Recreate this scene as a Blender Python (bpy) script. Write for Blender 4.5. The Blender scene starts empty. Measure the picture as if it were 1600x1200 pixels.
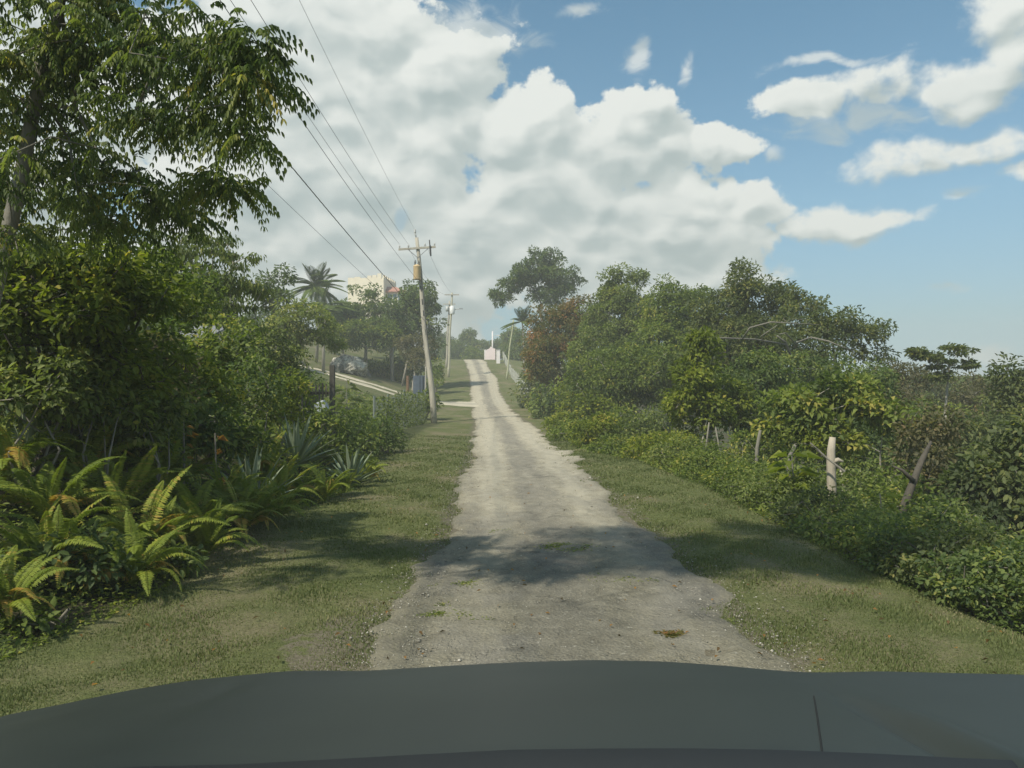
import bpy, math, random
import numpy as np
from mathutils import Vector, Matrix, Euler
R = math.radians
PI = math.pi

# ------------------------------------------------------------------ camera, world, sun, exposure
scene = bpy.context.scene
C = scene.collection
CAM_Z = 1.7
cam_d = bpy.data.cameras.new("camera")
cam_d.sensor_width = 36.0
cam_d.lens = 28.1
cam_d.clip_start = 0.05
cam_d.clip_end = 8000
cam = bpy.data.objects.new("camera", cam_d)
C.objects.link(cam)
cam.location = (0, 0, CAM_Z)
cam.rotation_euler = (R(90 + 0.46), 0, 0)
scene.camera = cam

SUN_EL = 49.0
SUN_DIR = Vector((-0.62, -0.78, 0)).normalized()          # horizontal direction towards the sun (left and behind)
sun_d = bpy.data.lights.new("sun", 'SUN')
sun_d.energy = 3.6
sun_d.angle = R(1.0)
sun_d.color = (1.0, 0.93, 0.80)
sun = bpy.data.objects.new("sun", sun_d)
C.objects.link(sun)
to_sun = Vector((SUN_DIR.x * math.cos(R(SUN_EL)), SUN_DIR.y * math.cos(R(SUN_EL)), math.sin(R(SUN_EL))))
sun.rotation_euler = to_sun.to_track_quat('Z', 'Y').to_euler()

scene.view_settings.view_transform = 'Standard'
scene.view_settings.look = 'None'
scene.view_settings.exposure = 0.47
scene.view_settings.gamma = 1.0
scene.cycles.max_bounces = 6
scene.cycles.diffuse_bounces = 3
scene.cycles.glossy_bounces = 2
scene.cycles.transmission_bounces = 3
scene.cycles.transparent_max_bounces = 8
scene.cycles.volume_bounces = 0
scene.cycles.use_denoising = True

def N(nt, typ, **kw):
    n = nt.nodes.new(typ)
    for k, v in kw.items():
        if k.startswith('i_'):
            key = k[2:]
            key = int(key) if key.isdigit() else key
            n.inputs[key].default_value = v
        else:
            setattr(n, k, v)
    return n

def L(nt, a, b):
    nt.links.new(a, b)

def mathn(nt, op, a, b=None, c=None, clamp=False):
    n = nt.nodes.new('ShaderNodeMath'); n.operation = op; n.use_clamp = clamp
    for i, v in enumerate((a, b, c)):
        if v is None: continue
        if isinstance(v, (int, float)): n.inputs[i].default_value = v
        else: nt.links.new(v, n.inputs[i])
    return n.outputs[0]

def smooth(nt, v, lo, hi, a=0.0, b=1.0):
    n = nt.nodes.new('ShaderNodeMapRange'); n.interpolation_type = 'SMOOTHSTEP'
    nt.links.new(v, n.inputs[0])
    n.inputs[1].default_value = lo; n.inputs[2].default_value = hi
    n.inputs[3].default_value = a; n.inputs[4].default_value = b
    return n.outputs[0]

# cumulus banks: azimuth, elevation, half width, half height (degrees of sky)
CLOUDS = [(-15.5, 19.5, 13.5, 10.5), (-8.5, 10.5, 17, 7.5), (2.5, 12.0, 10.5, 6.0), (0.9, 18.4, 3.9, 4.0),
          (-4.5, 20.5, 4.8, 5.0), (7.2, 16.6, 5.8, 3.6), (8.8, 19.0, 3.0, 2.0), (14.4, 16.6, 2.9, 1.3), (9.8, 11.6, 7.0, 3.8), (17.2, 12.2, 2.6, 2.2),
          (15.0, 10.0, 4.6, 2.6), (22.0, 11.0, 4.4, 1.5), (25.4, 11.2, 2.6, .7), (7.0, 8.0, 13, 2.8), (13.0, 7.6, 7, 1.9), (-40, 16, 20, 14), (-20.5, 12.5, 6, 5),
          (20.2, 18.6, 3.6, 1.3), (24.8, 18.8, 2.9, 1.9), (30.0, 18.3, 3.9, 1.9), (32.0, 21.2, 3.0, 3.4), (27.0, 14.6, 4.8, 1.4),
          (31.6, 14.7, 4.4, 1.2), (33.4, 13.0, 2.0, 1.0), (-20, 4, 24, 4.5)]
WISPS = [(-4.0, 24.5, 6.5, 2.4), (4.8, 25.4, 2.2, 0.7), (12.3, 21.6, 0.8, 1.3), (8.8, 22.4, 1.0, 1.8), (23.5, 17.2, 6, 1.2),
         (29.6, 11.8, 1.3, 0.7), (28.6, 6.3, 1.5, 0.5), (31, 2.4, 4.2, 0.7), (17.6, 15.9, 0.7, 0.5), (21, 20.9, 4.5, 0.5), (12, 6.4, 9, 1.2)]
HOLES = [(-7.7, 12.3, 0.7, 1.0)]

def blob_group(name, blobs, sm=0.25):
    g = bpy.data.node_groups.new(name, 'ShaderNodeTree')
    g.interface.new_socket('P', in_out='INPUT', socket_type='NodeSocketVector')
    g.interface.new_socket('D', in_out='OUTPUT', socket_type='NodeSocketFloat')
    gi = g.nodes.new('NodeGroupInput'); go = g.nodes.new('NodeGroupOutput')
    cur = None
    for (a, e, ra, re) in blobs:
        m = g.nodes.new('ShaderNodeVectorMath'); m.operation = 'MULTIPLY_ADD'
        g.links.new(gi.outputs[0], m.inputs[0])
        m.inputs[1].default_value = (1 / ra, 1 / re, 0)
        m.inputs[2].default_value = (-a / ra, -e / re, 0)
        ln = g.nodes.new('ShaderNodeVectorMath'); ln.operation = 'LENGTH'
        g.links.new(m.outputs[0], ln.inputs[0])
        v = ln.outputs['Value']
        cur = v if cur is None else mathn(g, 'SMOOTH_MIN', cur, v, sm)
    out = mathn(g, 'SUBTRACT', 1.0, cur)
    g.links.new(out, go.inputs[0])
    return g

world = bpy.data.worlds.new("World")
scene.world = world
world.use_nodes = True
nt = world.node_tree
nt.nodes.clear()
wout = N(nt, 'ShaderNodeOutputWorld')
sky = N(nt, 'ShaderNodeTexSky', sky_type='NISHITA', sun_disc=False)
sky.sun_elevation = R(SUN_EL)
sky.sun_rotation = math.atan2(SUN_DIR.x, SUN_DIR.y)
sky.air_density = 1.0; sky.dust_density = 0.3; sky.ozone_density = 2.2
bg_sky = N(nt, 'ShaderNodeBackground'); bg_sky.inputs[1].default_value = 0.106
tint = N(nt, 'ShaderNodeMix', data_type='RGBA', blend_type='MULTIPLY'); tint.inputs[0].default_value = 1.0
L(nt, sky.outputs[0], tint.inputs[6]); L(nt, tint.outputs[2], bg_sky.inputs[0])
tc = N(nt, 'ShaderNodeTexCoord')
sep = N(nt, 'ShaderNodeSeparateXYZ'); L(nt, tc.outputs['Generated'], sep.inputs[0])
az = mathn(nt, 'MULTIPLY', mathn(nt, 'ARCTAN2', sep.outputs[0], sep.outputs[1]), 180 / PI)
el = mathn(nt, 'MULTIPLY', mathn(nt, 'ARCSINE', sep.outputs[2]), 180 / PI)
P = N(nt, 'ShaderNodeCombineXYZ'); L(nt, az, P.inputs[0]); L(nt, el, P.inputs[1])
# low sky dimmed and cooled by a tint over elevation
tr_ = N(nt, 'ShaderNodeValToRGB'); L(nt, mathn(nt, 'DIVIDE', el, 45.0, clamp=True), tr_.inputs[0])
tr_.color_ramp.elements[0].position = 0.0; tr_.color_ramp.elements[0].color = (0.44, 0.54, 0.80, 1)
tr_.color_ramp.elements[1].position = 1.0; tr_.color_ramp.elements[1].color = (0.60, 0.91, 0.86, 1)
for p_, c_ in ((0.11, (0.50, 0.64, 0.68)), (0.28, (0.66, 0.86, 0.82)), (0.55, (0.61, 0.91, 0.86))):
    e = tr_.color_ramp.elements.new(p_); e.color = (*c_, 1)
L(nt, tr_.outputs[0], tint.inputs[7])
# warp the sky position a little so that the banks get ragged outlines
wn = N(nt, 'ShaderNodeTexNoise', noise_dimensions='2D'); wn.inputs['Scale'].default_value = 0.16; wn.inputs['Detail'].default_value = 4
L(nt, P.outputs[0], wn.inputs['Vector'])
ws = N(nt, 'ShaderNodeVectorMath', operation='SUBTRACT'); L(nt, wn.outputs['Color'], ws.inputs[0]); ws.inputs[1].default_value = (.5, .5, .5)
wm = N(nt, 'ShaderNodeVectorMath', operation='MULTIPLY_ADD'); L(nt, ws.outputs[0], wm.inputs[0]); wm.inputs[1].default_value = (3.4, 3.0, 0)
L(nt, P.outputs[0], wm.inputs[2])
gC = blob_group('cloud_banks', CLOUDS, 0.12)
gW = blob_group('cloud_wisps', WISPS, 0.1)
gH = blob_group('cloud_gaps', HOLES, 0.1)

def group(g, vec):
    n = nt.nodes.new('ShaderNodeGroup'); n.node_tree = g; nt.links.new(vec, n.inputs[0]); return n.outputs[0]

def fbm(vec, scale, detail=7, rough=0.55, sx=1.0, sy=1.3, seed=0.0, lac=2.1, dist=0.0):
    m = N(nt, 'ShaderNodeMapping'); m.inputs['Scale'].default_value = (sx, sy, 1); m.inputs['Location'].default_value = (seed, seed * 1.7, seed * .3)
    L(nt, vec, m.inputs[0])
    n = N(nt, 'ShaderNodeTexNoise', noise_dimensions='2D'); n.inputs['Scale'].default_value = scale; n.inputs['Detail'].default_value = detail
    n.inputs['Roughness'].default_value = rough; n.inputs['Lacunarity'].default_value = lac; n.inputs['Distortion'].default_value = dist
    L(nt, m.outputs[0], n.inputs['Vector'])
    return n.outputs[0]

def puffs(vec, scale, detail):
    m = N(nt, 'ShaderNodeMapping'); m.inputs['Scale'].default_value = (1, 1.5, 1); m.inputs['Location'].default_value = (5.3, 2.1, .4)
    L(nt, vec, m.inputs[0])
    v = N(nt, 'ShaderNodeTexVoronoi', feature='SMOOTH_F1', voronoi_dimensions='2D'); v.inputs['Scale'].default_value = scale; v.inputs['Detail'].default_value = detail
    v.inputs['Roughness'].default_value = 0.5; v.inputs['Lacunarity'].default_value = 2.3; v.inputs['Smoothness'].default_value = 0.35; v.normalize = True
    L(nt, m.outputs[0], v.inputs['Vector'])
    return v.outputs['Distance']

def density(vec_w, vec, detail, amp, vd, vamp):
    b = group(gC, vec_w)
    n1 = fbm(vec, 0.15, detail, 0.52, seed=3.0)
    b = mathn(nt, 'MINIMUM', b, 0.5)
    d = mathn(nt, 'ADD', b, mathn(nt, 'MULTIPLY', mathn(nt, 'SUBTRACT', n1, 0.46), amp))
    d = mathn(nt, 'ADD', d, mathn(nt, 'MULTIPLY', mathn(nt, 'SUBTRACT', 0.33, puffs(vec_w, 0.20, vd)), vamp))
    if detail > 4:
        d = mathn(nt, 'ADD', d, mathn(nt, 'MULTIPLY', mathn(nt, 'SUBTRACT', fbm(vec, 0.75, 7, 0.6, seed=13.0), 0.5), 0.62))
    return d

def offset(vec, dx, dy):
    n = N(nt, 'ShaderNodeVectorMath', operation='ADD'); L(nt, vec, n.inputs[0]); n.inputs[1].default_value = (dx, dy, 0); return n.outputs[0]

D0 = density(wm.outputs[0], P.outputs[0], 8, 0.8, 3, 0.8)
# softer copies for the light: towards the sun minus here
S0 = density(wm.outputs[0], P.outputs[0], 2, 0.9, 1.5, 1.1)
S1 = density(offset(wm.outputs[0], -0.45, 1.1), offset(P.outputs[0], -0.45, 1.1), 2, 0.9, 1.5, 1.1)
hole = smooth(nt, group(gH, wm.outputs[0]), 0.0, 0.6)
# away from the photographed banks: scattered clouds all round the sky
far_n = fbm(P.outputs[0], 0.055, 6, 0.55, sx=.8, sy=1.6, seed=9.0)
away = smooth(nt, mathn(nt, 'ABSOLUTE', az), 42, 60)
far_c = mathn(nt, 'MULTIPLY', smooth(nt, far_n, 0.50, 0.62), away)
ed = N(nt, 'ShaderNodeMapRange', interpolation_type='SMOOTHSTEP'); L(nt, D0, ed.inputs[0]); ed.inputs[1].default_value = 0.02
L(nt, smooth(nt, az, 16, 24, 0.22, 0.55), ed.inputs[2])
a_main = mathn(nt, 'MULTIPLY', ed.outputs[0], mathn(nt, 'SUBTRACT', 1.0, mathn(nt, 'MULTIPLY', hole, 0.4)))
wf = fbm(P.outputs[0], 0.5, 8, 0.62, sx=.7, sy=1.4, seed=21.0, dist=0.6)
W0 = mathn(nt, 'ADD', group(gW, wm.outputs[0]), mathn(nt, 'MULTIPLY', mathn(nt, 'SUBTRACT', wf, 0.5), 1.8))
a_wisp = mathn(nt, 'MULTIPLY', smooth(nt, W0, 0.0, 0.9), 0.7)
alpha = mathn(nt, 'MAXIMUM', mathn(nt, 'MAXIMUM', a_main, a_wisp), far_c, clamp=True)
lit = mathn(nt, 'SUBTRACT', S0, S1)
relief = smooth(nt, lit, -0.36, 0.34)
band = fbm(P.outputs[0], 0.13, 4, 0.5, sx=0.5, sy=2.4, seed=40.0)
bandm = smooth(nt, band, 0.36, 0.64)
thick = smooth(nt, S0, 0.15, 0.75)
low = smooth(nt, el, 22.0, 6.0)
grey = mathn(nt, 'MULTIPLY', mathn(nt, 'MULTIPLY', bandm, thick), mathn(nt, 'MULTIPLY_ADD', low, 0.42, 0.32))
grey = mathn(nt, 'MULTIPLY', grey, mathn(nt, 'MULTIPLY_ADD', relief, -0.6, 1.15), clamp=True)
bright = mathn(nt, 'MULTIPLY_ADD', relief, 0.43, 0.61)
bright = mathn(nt, 'MULTIPLY', bright, mathn(nt, 'MULTIPLY_ADD', grey, -0.50, 1.0), clamp=True)
cr = N(nt, 'ShaderNodeValToRGB'); L(nt, bright, cr.inputs[0])
cr.color_ramp.elements[0].position = 0.22; cr.color_ramp.elements[0].color = (0.25, 0.345, 0.36, 1)
cr.color_ramp.elements[1].position = 1.0; cr.color_ramp.elements[1].color = (0.86, 0.89, 0.85, 1)
e = cr.color_ramp.elements.new(0.58); e.color = (0.46, 0.54, 0.54, 1)
bg_c = N(nt, 'ShaderNodeBackground'); bg_c.inputs[1].default_value = 0.74
L(nt, cr.outputs[0], bg_c.inputs[0])
mx = N(nt, 'ShaderNodeMixShader'); L(nt, alpha, mx.inputs[0]); L(nt, bg_sky.outputs[0], mx.inputs[1]); L(nt, bg_c.outputs[0], mx.inputs[2])
L(nt, mx.outputs[0], wout.inputs['Surface'])
world.cycles.sampling_method = 'MANUAL'
world.cycles.sample_map_resolution = 256

# ------------------------------------------------------------------ helpers
rng = np.random.default_rng(7)
random.seed(7)
F = 1250.0

def at(px, py, Y):
    """a point of the place: bearing and height seen from the driver's eye, at distance Y along the road"""
    return ((px - 800) / F * Y, Y, CAM_Z - (py - 610) / F * Y)

def mesh_obj(name, verts, faces, mat=None, parent=None, attr=None, smooth_f=False, loc=None, mats=None, midx=None):
    """verts (n,3); faces (m,k) array, or list of lists"""
    me = bpy.data.meshes.new(name)
    verts = np.asarray(verts, dtype=np.float32)
    if isinstance(faces, np.ndarray):
        m, k = faces.shape
        me.vertices.add(len(verts)); me.vertices.foreach_set('co', verts.ravel())
        me.loops.add(m * k); me.loops.foreach_set('vertex_index', faces.astype(np.int32).ravel())
        me.polygons.add(m)
        me.polygons.foreach_set('loop_start', np.arange(0, m * k, k, dtype=np.int32))
        me.polygons.foreach_set('loop_total', np.full(m, k, dtype=np.int32))
        me.update(calc_edges=True)
    else:
        me.from_pydata([tuple(map(float, v)) for v in verts], [], faces)
        me.update()
    if smooth_f:
        me.polygons.foreach_set('use_smooth', np.ones(len(me.polygons), dtype=bool))
    if attr is not None:
        for an, av in attr.items():
            a = me.attributes.new(an, 'FLOAT', 'POINT'); a.data.foreach_set('value', np.asarray(av, dtype=np.float32))
    if mat: me.materials.append(mat)
    if mats:
        for mm in mats: me.materials.append(mm)
        me.polygons.foreach_set('material_index', np.asarray(midx, dtype=np.int32))
    o = bpy.data.objects.new(name, me)
    C.objects.link(o)
    if parent: o.parent = parent
    if loc is not None: o.location = loc
    return o

def tag(o, label=None, cat=None, group=None, kind=None):
    if label: o['label'] = label
    if cat: o['category'] = cat
    if group: o['group'] = group
    if kind: o['kind'] = kind
    return o

def thing(name, label, cat, loc=(0, 0, 0), rotz=0, group=None):
    o = bpy.data.objects.new(name, None); C.objects.link(o)
    o.empty_display_size = 0.2
    o.location = loc; o.rotation_euler = (0, 0, rotz)
    return tag(o, label, cat, group)

class MB:
    def __init__(self): self.v = []; self.f = []
    def add(self, verts, faces):
        b = len(self.v); self.v += [tuple(p) for p in verts]; self.f += [[i + b for i in f] for f in faces]
    def box(self, c, s, rz=0.0, rx=0.0, ry=0.0):
        m = Matrix.Translation(c) @ Euler((rx, ry, rz)).to_matrix().to_4x4()
        vs = [m @ Vector((x * s[0] / 2, y * s[1] / 2, z * s[2] / 2)) for x in (-1, 1) for y in (-1, 1) for z in (-1, 1)]
        self.add(vs, [[0, 1, 3, 2], [4, 6, 7, 5], [0, 4, 5, 1], [2, 3, 7, 6], [0, 2, 6, 4], [1, 5, 7, 3]])
    def tube(self, pts, rad, n=8, cap=True):
        pts = [Vector(p) for p in pts]
        if not isinstance(rad, (list, tuple)): rad = [rad] * len(pts)
        b = len(self.v); u = None
        for i, p in enumerate(pts):
            d = (pts[min(i + 1, len(pts) - 1)] - pts[max(i - 1, 0)]).normalized()
            if u is None:
                u = d.cross(Vector((0, 0, 1)) if abs(d.z) < 0.9 else Vector((0, 1, 0))).normalized()
            u = (u - d * u.dot(d)).normalized(); w = d.cross(u)
            for k in range(n):
                a = 2 * PI * k / n
                self.v.append(tuple(p + (u * math.cos(a) + w * math.sin(a)) * rad[i]))
        for i in range(len(pts) - 1):
            for k in range(n):
                k2 = (k + 1) % n
                self.f.append([b + i * n + k, b + i * n + k2, b + (i + 1) * n + k2, b + (i + 1) * n + k])
        if cap:
            self.f.append([b + k for k in range(n)][::-1])
            self.f.append([b + (len(pts) - 1) * n + k for k in range(n)])
    def lathe(self, prof, c=(0, 0, 0), n=20):
        b = len(self.v)
        for r, z in prof:
            for k in range(n):
                a = 2 * PI * k / n
                self.v.append((c[0] + r * math.cos(a), c[1] + r * math.sin(a), c[2] + z))
        for i in range(len(prof) - 1):
            for k in range(n):
                k2 = (k + 1) % n
                self.f.append([b + i * n + k, b + i * n + k2, b + (i + 1) * n + k2, b + (i + 1) * n + k])
    def build(self, name, mat, parent=None, smooth_f=False, loc=None, bevel=0):
        o = mesh_obj(name, self.v, self.f, mat, parent, smooth_f=smooth_f, loc=loc)
        if bevel:
            md = o.modifiers.new('bevel', 'BEVEL'); md.width = bevel; md.segments = 2; md.limit_method = 'ANGLE'
        return o

# ------------------------------------------------------------------ materials
def new_mat(name):
    m = bpy.data.materials.new(name); m.use_nodes = True
    t = m.node_tree; t.nodes.clear()
    out = N(t, 'ShaderNodeOutputMaterial'); b = N(t, 'ShaderNodeBsdfPrincipled')
    L(t, b.outputs[0], out.inputs[0])
    return m, t, b, out

def ramp(t, fac, cols):
    r = N(t, 'ShaderNodeValToRGB')
    el = r.color_ramp.elements
    el[0].position = cols[0][0]; el[0].color = (*cols[0][1], 1)
    el[1].position = cols[-1][0]; el[1].color = (*cols[-1][1], 1)
    for p, c in cols[1:-1]:
        x = el.new(p); x.color = (*c, 1)
    L(t, fac, r.inputs[0])
    return r.outputs[0]

def noise(t, scale, detail=5, rough=0.6, coord='Object', sc=None, dist=0.0):
    c = N(t, 'ShaderNodeTexCoord'); v = c.outputs[coord]
    if sc:
        m = N(t, 'ShaderNodeMapping'); m.inputs['Scale'].default_value = sc; L(t, v, m.inputs[0]); v = m.outputs[0]
    n = N(t, 'ShaderNodeTexNoise'); n.inputs['Scale'].default_value = scale; n.inputs['Detail'].default_value = detail
    n.inputs['Roughness'].default_value = rough; n.inputs['Distortion'].default_value = dist
    L(t, v, n.inputs['Vector'])
    return n.outputs[0]

def mixc(t, fac, a, b, mode='MIX'):
    m = N(t, 'ShaderNodeMix', data_type='RGBA', blend_type=mode)
    if isinstance(fac, (int, float)): m.inputs[0].default_value = fac
    else: L(t, fac, m.inputs[0])
    for i, v in ((6, a), (7, b)):
        if isinstance(v, tuple): m.inputs[i].default_value = (*v, 1)
        else: L(t, v, m.inputs[i])
    return m.outputs[2]

def plain(name, col, rough=0.7, var=0.25, scale=6.0, metal=0.0, bump=0.0, spec=0.4, sc=None):
    m, t, b, o = new_mat(name)
    n = noise(t, scale, 6, 0.65, sc=sc)
    c = ramp(t, n, [(0.25, tuple(x * (1 - var) for x in col)), (0.5, col), (0.78, tuple(min(1, x * (1 + var)) for x in col))])
    L(t, c, b.inputs['Base Color'])
    b.inputs['Roughness'].default_value = rough; b.inputs['Metallic'].default_value = metal
    b.inputs['Specular IOR Level'].default_value = spec
    if bump:
        bn = N(t, 'ShaderNodeBump'); bn.inputs['Strength'].default_value = bump; bn.inputs['Distance'].default_value = 0.02
        L(t, noise(t, scale * 5, 5, 0.6, sc=sc), bn.inputs['Height']); L(t, bn.outputs[0], b.inputs['Normal'])
    return m

def leaf_mat(name, cols, trans=0.46, rough=0.58, spec=0.25):
    """cols: dark, mid, light, accent (accent is for the few leaves with the highest tone)"""
    m, t, b, o = new_mat(name)
    a = N(t, 'ShaderNodeAttribute'); a.attribute_name = 'tone'
    c = ramp(t, a.outputs['Fac'], [(0.08, cols[0]), (0.45, cols[1]), (0.80, cols[2]), (0.97, cols[3] if len(cols) > 3 else cols[2])])
    L(t, c, b.inputs['Base Color'])
    b.inputs['Roughness'].default_value = rough; b.inputs['Specular IOR Level'].default_value = spec
    tr = N(t, 'ShaderNodeBsdfTranslucent')
    cc = mixc(t, 1.0, c, (1.25, 1.35, 0.55), 'MULTIPLY'); L(t, cc, tr.inputs[0])
    mxs = N(t, 'ShaderNodeMixShader'); mxs.inputs[0].default_value = trans
    L(t, b.outputs[0], mxs.inputs[1]); L(t, tr.outputs[0], mxs.inputs[2]); L(t, mxs.outputs[0], o.inputs[0])
    return m

M = {}
M['leaf_dark'] = leaf_mat('leaf_dark', [(0.073, 0.111, 0.046), (0.135, 0.185, 0.060), (0.228, 0.280, 0.081), (0.368, 0.360, 0.111)])
M['leaf_mid'] = leaf_mat('leaf_mid', [(0.083, 0.121, 0.036), (0.161, 0.211, 0.050), (0.258, 0.303, 0.070), (0.440, 0.391, 0.098)])
M['leaf_light'] = leaf_mat('leaf_light', [(0.093, 0.127, 0.024), (0.180, 0.220, 0.031), (0.280, 0.313, 0.045), (0.439, 0.371, 0.067)])
M['leaf_olive'] = leaf_mat('leaf_olive', [(0.093, 0.123, 0.044), (0.174, 0.217, 0.066), (0.268, 0.310, 0.093), (0.393, 0.373, 0.123)])
M['leaf_rust'] = leaf_mat('leaf_rust', [(0.070, 0.088, 0.027), (0.138, 0.145, 0.042), (0.238, 0.163, 0.063), (0.376, 0.176, 0.075)])
M['leaf_blue'] = leaf_mat('leaf_blue', [(0.073, 0.097, 0.043), (0.130, 0.163, 0.063), (0.221, 0.241, 0.082), (0.341, 0.310, 0.104)])
M['leaf_brown'] = leaf_mat('leaf_brown', [(0.090, 0.090, 0.047), (0.153, 0.145, 0.070), (0.226, 0.198, 0.099), (0.325, 0.235, 0.127)])
M['leaf_tree'] = leaf_mat('leaf_tree', [(0.079, 0.118, 0.042), (0.158, 0.201, 0.062), (0.280, 0.309, 0.095), (0.516, 0.427, 0.118)], trans=0.50, rough=0.55)
M['fern'] = leaf_mat('fern', [(0.071, 0.112, 0.022), (0.164, 0.218, 0.033), (0.274, 0.320, 0.047), (0.472, 0.308, 0.084)], trans=0.35)
M['agave'] = leaf_mat('agave', [(0.079, 0.120, 0.078), (0.147, 0.198, 0.125), (0.248, 0.292, 0.188), (0.406, 0.418, 0.271)], trans=0.05, rough=0.4)
M['palm'] = leaf_mat('palm', [(.05, .085, .02), (.10, .15, .035), (.17, .22, .05), (.28, .28, .08)], trans=0.3)
M['bark_grey'] = plain('bark_grey', (.20, .185, .15), .85, .4, 9, bump=.5, sc=(1, 1, .35))
M['bark_pale'] = plain('bark_pale', (.36, .33, .27), .85, .3, 8, bump=.4, sc=(1, 1, .35))
M['bark_dark'] = plain('bark_dark', (.085, .075, .058), .9, .4, 9, bump=.5, sc=(1, 1, .35))
M['dead_wood'] = plain('dead_wood', (.40, .35, .27), .85, .3, 7, bump=.5, sc=(1, 1, .25))

# ground: mown grass with dry patches; leaf litter under the thickets
def ground_mat():
    m, t, b, o = new_mat('grass_ground')
    n1 = noise(t, 0.55, 6, .62, sc=(1, .8, 1)); n2 = noise(t, 3.2, 6, .7, sc=(1, 1.6, 1)); n3 = noise(t, 42, 4, .7)
    g = ramp(t, n2, [(.25, (.088, .108, .040)), (.5, (.136, .154, .060)), (.75, (.190, .192, .086))])
    g = mixc(t, smooth(t, n1, .46, .66), g, (.215, .190, .115))
    g2 = ramp(t, n3, [(.25, (.5, .5, .45)), (.55, (1.0, 1.0, 1.0)), (.8, (1.45, 1.4, 1.2))])
    g = mixc(t, 1.0, g, g2, 'MULTIPLY')
    n4 = noise(t, 1.3, 5, .6)
    soil = ramp(t, n3, [(.3, (.050, .045, .028)), (.6, (.095, .085, .050)), (.85, (.15, .13, .08))])
    soil = mixc(t, smooth(t, n4, .45, .6), soil, (.055, .080, .028))
    a = N(t, 'ShaderNodeAttribute'); a.attribute_name = 'litter'
    k = smooth(t, mathn(t, 'ADD', a.outputs['Fac'], mathn(t, 'MULTIPLY', mathn(t, 'SUBTRACT', n2, .5), .8)), .35, .65)
    g = mixc(t, k, g, soil)
    d = N(t, 'ShaderNodeAttribute'); d.attribute_name = 'dirt'
    k2 = smooth(t, mathn(t, 'ADD', d.outputs['Fac'], mathn(t, 'MULTIPLY', mathn(t, 'SUBTRACT', noise(t, 5, 5, .7), .5), 1.3)), .45, .62)
    dirt = ramp(t, n3, [(.3, (.12, .105, .072)), (.6, (.20, .178, .125)), (.85, (.30, .27, .20))])
    g = mixc(t, k2, g, dirt)
    L(t, g, b.inputs['Base Color']); b.inputs['Roughness'].default_value = .95; b.inputs['Specular IOR Level'].default_value = .1
    bn = N(t, 'ShaderNodeBump'); bn.inputs['Strength'].default_value = .7; bn.inputs['Distance'].default_value = .03
    L(t, noise(t, 60, 3, .7), bn.inputs['Height']); L(t, bn.outputs[0], b.inputs['Normal'])
    return m

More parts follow.
